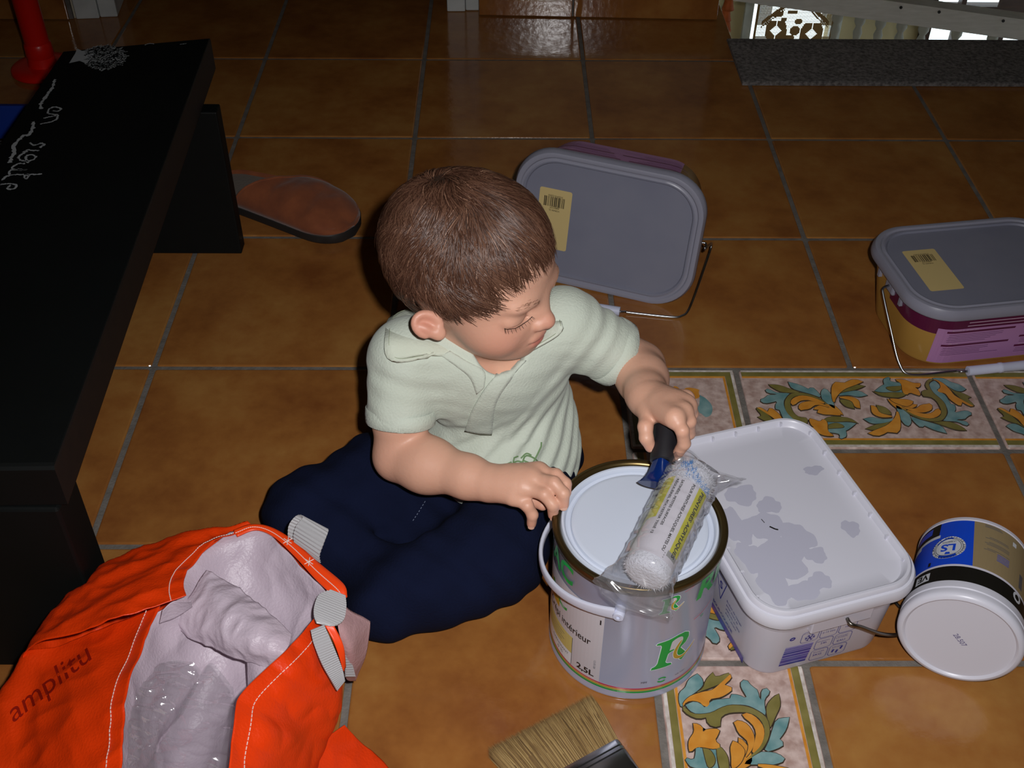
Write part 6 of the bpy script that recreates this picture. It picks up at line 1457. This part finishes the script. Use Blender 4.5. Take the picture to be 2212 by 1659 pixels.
# back hem band and the hidden outside of the back panel
hem_o = [W3(0.2066, -1.3521, 0.1530), W3(0.2206, -1.3441, 0.1520), W3(0.2388, -1.3465, 0.1520), W3(0.2624, -1.3617, 0.1520), W3(0.2935, -1.3923, 0.1520), W3(0.3184, -1.4155, 0.1510), W3(0.3225, -1.4265, 0.1460)]
hem_i = [W3(0.2108, -1.3594, 0.1520), W3(0.2268, -1.3503, 0.1510), W3(0.2450, -1.3585, 0.1510), W3(0.2677, -1.3814, 0.1510), W3(0.2912, -1.4091, 0.1510), W3(0.3095, -1.4275, 0.1500), W3(0.3154, -1.4307, 0.1460)]
csurf('hem', [hem_o, hem_i], M_hem, bag, 60, 5, .0004, 60, 31, .0016)
csurf('back_panel', [hem_o, [p + W3(-.025, .002, -.05) for p in hem_o], [W3(p[0] - .085, p[1] - .02, .003) for p in hem_o]], M_bag, bag, 50, 24, .0012, 40, 33)
# front right panel
fr_rim = [W3(0.3004, -1.4565, 0.1580), W3(0.2870, -1.4891, 0.1660), W3(0.2704, -1.5178, 0.1720), W3(0.2549, -1.5461, 0.1780), W3(0.2516, -1.5632, 0.1790), W3(0.2539, -1.5919, 0.1770), W3(0.2601, -1.6446, 0.1740)]
fr_m1 = [W3(0.3093, -1.4605, 0.1350), W3(0.3026, -1.4996, 0.1500), W3(0.2903, -1.5243, 0.1520), W3(0.2788, -1.5502, 0.1540), W3(0.2777, -1.5665, 0.1560), W3(0.2753, -1.5921, 0.1500), W3(0.2769, -1.6290, 0.1450)]
fr_m2 = [W3(0.3175, -1.4731, 0.1050), W3(0.3154, -1.4974, 0.1120), W3(0.3106, -1.5173, 0.1100), W3(0.3007, -1.5392, 0.1050), W3(0.2951, -1.5629, 0.1150), W3(0.2899, -1.5855, 0.1100), W3(0.2876, -1.6047, 0.1000)]
fr_sil = [W3(0.3205, -1.4803, 0.0880), W3(0.3211, -1.4890, 0.0850), W3(0.3202, -1.5042, 0.0750), W3(0.3102, -1.5208, 0.0600), W3(0.3017, -1.5408, 0.0550), W3(0.2995, -1.5603, 0.0500), W3(0.3008, -1.5862, 0.0500)]
fr_flr = [W3(p[0] - .045, p[1] - .005, .004) for p in fr_sil]
o_fr, G_fr = csurf('front_panel', [fr_rim, fr_m1, fr_m2, fr_sil, fr_flr], M_bag, bag, 100, 90, .0024, 80, 41, ret=True)
csurf('loose_flap', [[W3(0.2979, -1.5147, 0.0500), W3(0.3068, -1.5045, 0.0450), W3(0.3166, -1.4922, 0.0400)], [W3(0.2952, -1.5304, 0.0450), W3(0.3150, -1.5145, 0.0300), W3(0.3337, -1.4987, 0.0140)], [W3(0.2939, -1.5530, 0.0450), W3(0.3269, -1.5344, 0.0200), W3(0.3576, -1.5168, 0.0040)], [W3(0.2959, -1.5835, 0.0450), W3(0.3388, -1.5703, 0.0200), W3(0.3781, -1.5529, 0.0040)]], M_bag, bag, 50, 50, .0016, 90, 44)
def hem_strip(name, rim, inward, m):
    A = resample(catmull(np.array(rim), 6), 60); B = A + inward; csurf(name, [list(A[::6]) + [A[-1]], list(B[::6]) + [B[-1]]], m, bag, 60, 4, .0002, 60, 51, .0014)
# stitching along the hems: dashes of white thread just above the cloth
stt = MB()
def stitch(P, off, lift=.0012):
    A = resample(catmull(np.array(P), 6), 140) + np.array(off)
    for i in range(0, 138, 2): stt.tube([A[i] + W3(0, 0, lift), A[i + 1] + (A[i + 1] - A[i]) * .5 + W3(0, 0, lift)], .00042, 4)
stitch([(a * .45 + b_3 * .55) for a, b_3 in zip(hem_o, hem_i)], (0, 0, 0), .0016)
def stitch_g(G, row):
    A = G[:, row]; n = np.cross(np.gradient(G, axis=0)[:, row], np.gradient(G, axis=1)[:, row]); n /= np.linalg.norm(n, axis=1)[:, None]; n[n[:, 2] < 0] *= -1
    A = A + n * .0009
    for i in range(0, len(A) - 2, 2): stt.tube([A[i], A[i + 1], A[i + 1] + (A[i + 2] - A[i + 1]) * .4], .00042, 4)
stitch_g(G_up, 4); stitch_g(G_lo, 5); stitch_g(G_fr, 6)
stitch([W3(0.2810, -1.5248, 0.0450), W3(0.2977, -1.5214, 0.0400), W3(0.3107, -1.5107, 0.0340), W3(0.3220, -1.4943, 0.0260)], (0, 0, 0), .003)
for c in (W3(0.2606, -1.3665, 0.1535), W3(0.2841, -1.3919, 0.1535)):
    for dx, dy in ((.004, .003), (.004, -.003), (0, .005)): stt.tube([c - W3(dx, dy, -.0012), c + W3(dx, dy, .0012)], .0004, 4)
o = stt.build('stitching', M_thread, bag, world=True); o['kind'] = 'stuff'; o['label'] = 'white stitching'
# webbing straps with ribs
def ribbon(name, L_, R_2, nr, m=None, rib=.00045):
    A = resample(catmull(np.array(L_), 8), nr); B = resample(catmull(np.array(R_2), 8), nr); V2 = []
    for i in range(nr):
        d = B[i] - A[i]; t_ = np.gradient(A, axis=0)[i]; n = np.cross(d, t_); n /= np.linalg.norm(n) + 1e-9
        for j in range(6): V2.append(A[i] + d * j / 5 + n * (rib if i % 2 else -rib))
    o = mesh(name, V2, grid_faces(nr, 6), m or M_web, bag, smooth=False, world=True); md = o.modifiers.new('thick', 'SOLIDIFY'); md.thickness = .0012; md.offset = 0; return o
ribbon('strap', [W3(0.2683, -1.3680, 0.1500), W3(0.2667, -1.3663, 0.1600), W3(0.2698, -1.3613, 0.1700), W3(0.2754, -1.3543, 0.1740), W3(0.2675, -1.3466, 0.1680), W3(0.2597, -1.3500, 0.1580), W3(0.2588, -1.3588, 0.1480)], [W3(0.2934, -1.3879, 0.1480), W3(0.2935, -1.3873, 0.1580), W3(0.2976, -1.3784, 0.1660), W3(0.3003, -1.3664, 0.1680), W3(0.2967, -1.3599, 0.1620), W3(0.2895, -1.3593, 0.1520), W3(0.2877, -1.3732, 0.1440)], 44)
ribbon('strap', [W3(0.3213, -1.4275, 0.1500), W3(0.3244, -1.4450, 0.1550), W3(0.3243, -1.4630, 0.1600), W3(0.3177, -1.4727, 0.1650), W3(0.3101, -1.4740, 0.1680)], [W3(0.3083, -1.4228, 0.1520), W3(0.2992, -1.4328, 0.1580), W3(0.2974, -1.4499, 0.1640), W3(0.2992, -1.4641, 0.1680), W3(0.3030, -1.4735, 0.1700)], 36)
ribbon('strap', [W3(0.2990, -1.4821, 0.1710), W3(0.3027, -1.4929, 0.1660), W3(0.3107, -1.5057, 0.1520), W3(0.3211, -1.5117, 0.1250)], [W3(0.3099, -1.4762, 0.1710), W3(0.3171, -1.4886, 0.1640), W3(0.3247, -1.4984, 0.1400), W3(0.3254, -1.4989, 0.1200)], 60)
ribbon('strap', [W3(0.3211, -1.4663, 0.1250), W3(0.3220, -1.4716, 0.1100), W3(0.3208, -1.4737, 0.0900)], [W3(0.3227, -1.4641, 0.1220), W3(0.3269, -1.4666, 0.1000), W3(0.3286, -1.4669, 0.0800)], 24)
csurf('hem', [[W3(0.3089, -1.4720, 0.1660), W3(0.3181, -1.4840, 0.1550), W3(0.3242, -1.4918, 0.1250)], [W3(0.3176, -1.4720, 0.1640), W3(0.3256, -1.4833, 0.1500), W3(0.3254, -1.4870, 0.1250)]], M_hem, bag, 24, 6, .0003, 60, 61, .0012)
csurf('lining_corner', [[W3(0.3173, -1.4303, 0.1400), W3(0.3254, -1.4371, 0.1380), W3(0.3411, -1.4339, 0.1200)], [W3(0.3174, -1.4605, 0.1500), W3(0.3262, -1.4591, 0.1400), W3(0.3400, -1.4426, 0.1120)], [W3(0.3215, -1.4663, 0.1250), W3(0.3281, -1.4661, 0.1150), W3(0.3349, -1.4525, 0.0900)], [W3(0.3188, -1.4627, 0.0900), W3(0.3229, -1.4618, 0.0800), W3(0.3266, -1.4536, 0.0620)], [W3(0.3176, -1.4600, 0.0700), W3(0.3206, -1.4563, 0.0600), W3(0.3244, -1.4495, 0.0500)]], mat('pinkish_lining', 'c09a9c', .4, translucent=.2, bump=(300, .3)), bag, 40, 40, .0014, 60, 63)
# dark red lettering on the lower side panel
blo = BVHTree.FromPolygons([Vector(v) for v in G_lo.reshape(-1, 3).tolist()], grid_faces(110, 100))
tv, tf = text2d('amplitu', 1.0, .0, shear=.25); tv = fit2d(tv, 225, 52)
c, s_ = math.cos(math.radians(39)), math.sin(math.radians(39)); lv = []; okv = True
for x, y in tv:
    p = on(blo, 40 + x * c - y * s_, 1572 - x * s_ - y * c * 1.0, .0012); lv.append(p if p is not None else None)
good = [f for f in tf if all(lv[i] is not None for i in f)]
lv = [p if p is not None else np.zeros(3) for p in lv]; us = sorted({i for f in good for i in f}); mp_ = {i: k for k, i in enumerate(us)}
if good: mesh('printed_lettering', [lv[i] for i in us], [[mp_[i] for i in f] for f in good], mat('dark_red_print', '8c1608', .4), bag, world=True)
# clear plastic bag lying inside
pb = thing('plastic_bag', 'crinkled clear plastic bag lying inside the orange shopping bag', 'bag', W3(0.1894, -1.5361, 0.1000))
def crinkle(name, rows, nu, nv, seed, amp):
    A = np.array([resample(catmull(np.array(r), 6), nu) for r in rows]); G = np.stack([resample(catmull(A[:, i], 8), nv) for i in range(nu)])
    w = vnoise(G[..., 0], G[..., 1], G[..., 2], 60, seed); w2 = vnoise(G[..., 0], G[..., 1], G[..., 2], 170, seed + 1); w3 = vnoise(G[..., 0] * .45 + .3 * G[..., 1], G[..., 1], G[..., 2], 400, seed + 2)
    G[..., 2] += amp * (1 - 2 * np.abs(w)) + amp * .55 * (1 - 2 * np.abs(w2)) + amp * .52 * (1 - 2 * np.abs(w3))
    return mesh(name, G.reshape(-1, 3), grid_faces(nu, nv), M_film, pb, smooth=True, world=True)
crinkle('bag_film', [[W3(0.1620, -1.4949, 0.1350), W3(0.1735, -1.4871, 0.1320), W3(0.1893, -1.4881, 0.1280), W3(0.2011, -1.4955, 0.1220)], [W3(0.1571, -1.5254, 0.1400), W3(0.1724, -1.5181, 0.1360), W3(0.1903, -1.5141, 0.1300), W3(0.1981, -1.5122, 0.1200)], [W3(0.1577, -1.5553, 0.1450), W3(0.1725, -1.5509, 0.1380), W3(0.1848, -1.5437, 0.1300), W3(0.1909, -1.5351, 0.1200)], [W3(0.1653, -1.5909, 0.1480), W3(0.1730, -1.5850, 0.1380), W3(0.1799, -1.5749, 0.1280), W3(0.1791, -1.5616, 0.1200)], [W3(0.1738, -1.6305, 0.1480), W3(0.1790, -1.6251, 0.1380), W3(0.1848, -1.6197, 0.1280), W3(0.1877, -1.6154, 0.1200)]], 110, 150, 71, .0050)
crinkle('bag_film', [[W3(0.1997, -1.5034, 0.1280), W3(0.2084, -1.4877, 0.1260), W3(0.2317, -1.5128, 0.1280)], [W3(0.1899, -1.5471, 0.1320), W3(0.2099, -1.5325, 0.1300), W3(0.2386, -1.5357, 0.1280)], [W3(0.1798, -1.5838, 0.1360), W3(0.2108, -1.5731, 0.1320), W3(0.2430, -1.5676, 0.1300)], [W3(0.1753, -1.6251, 0.1380), W3(0.2141, -1.6230, 0.1340), W3(0.2515, -1.6208, 0.1300)]], 110, 150, 81, .0036)
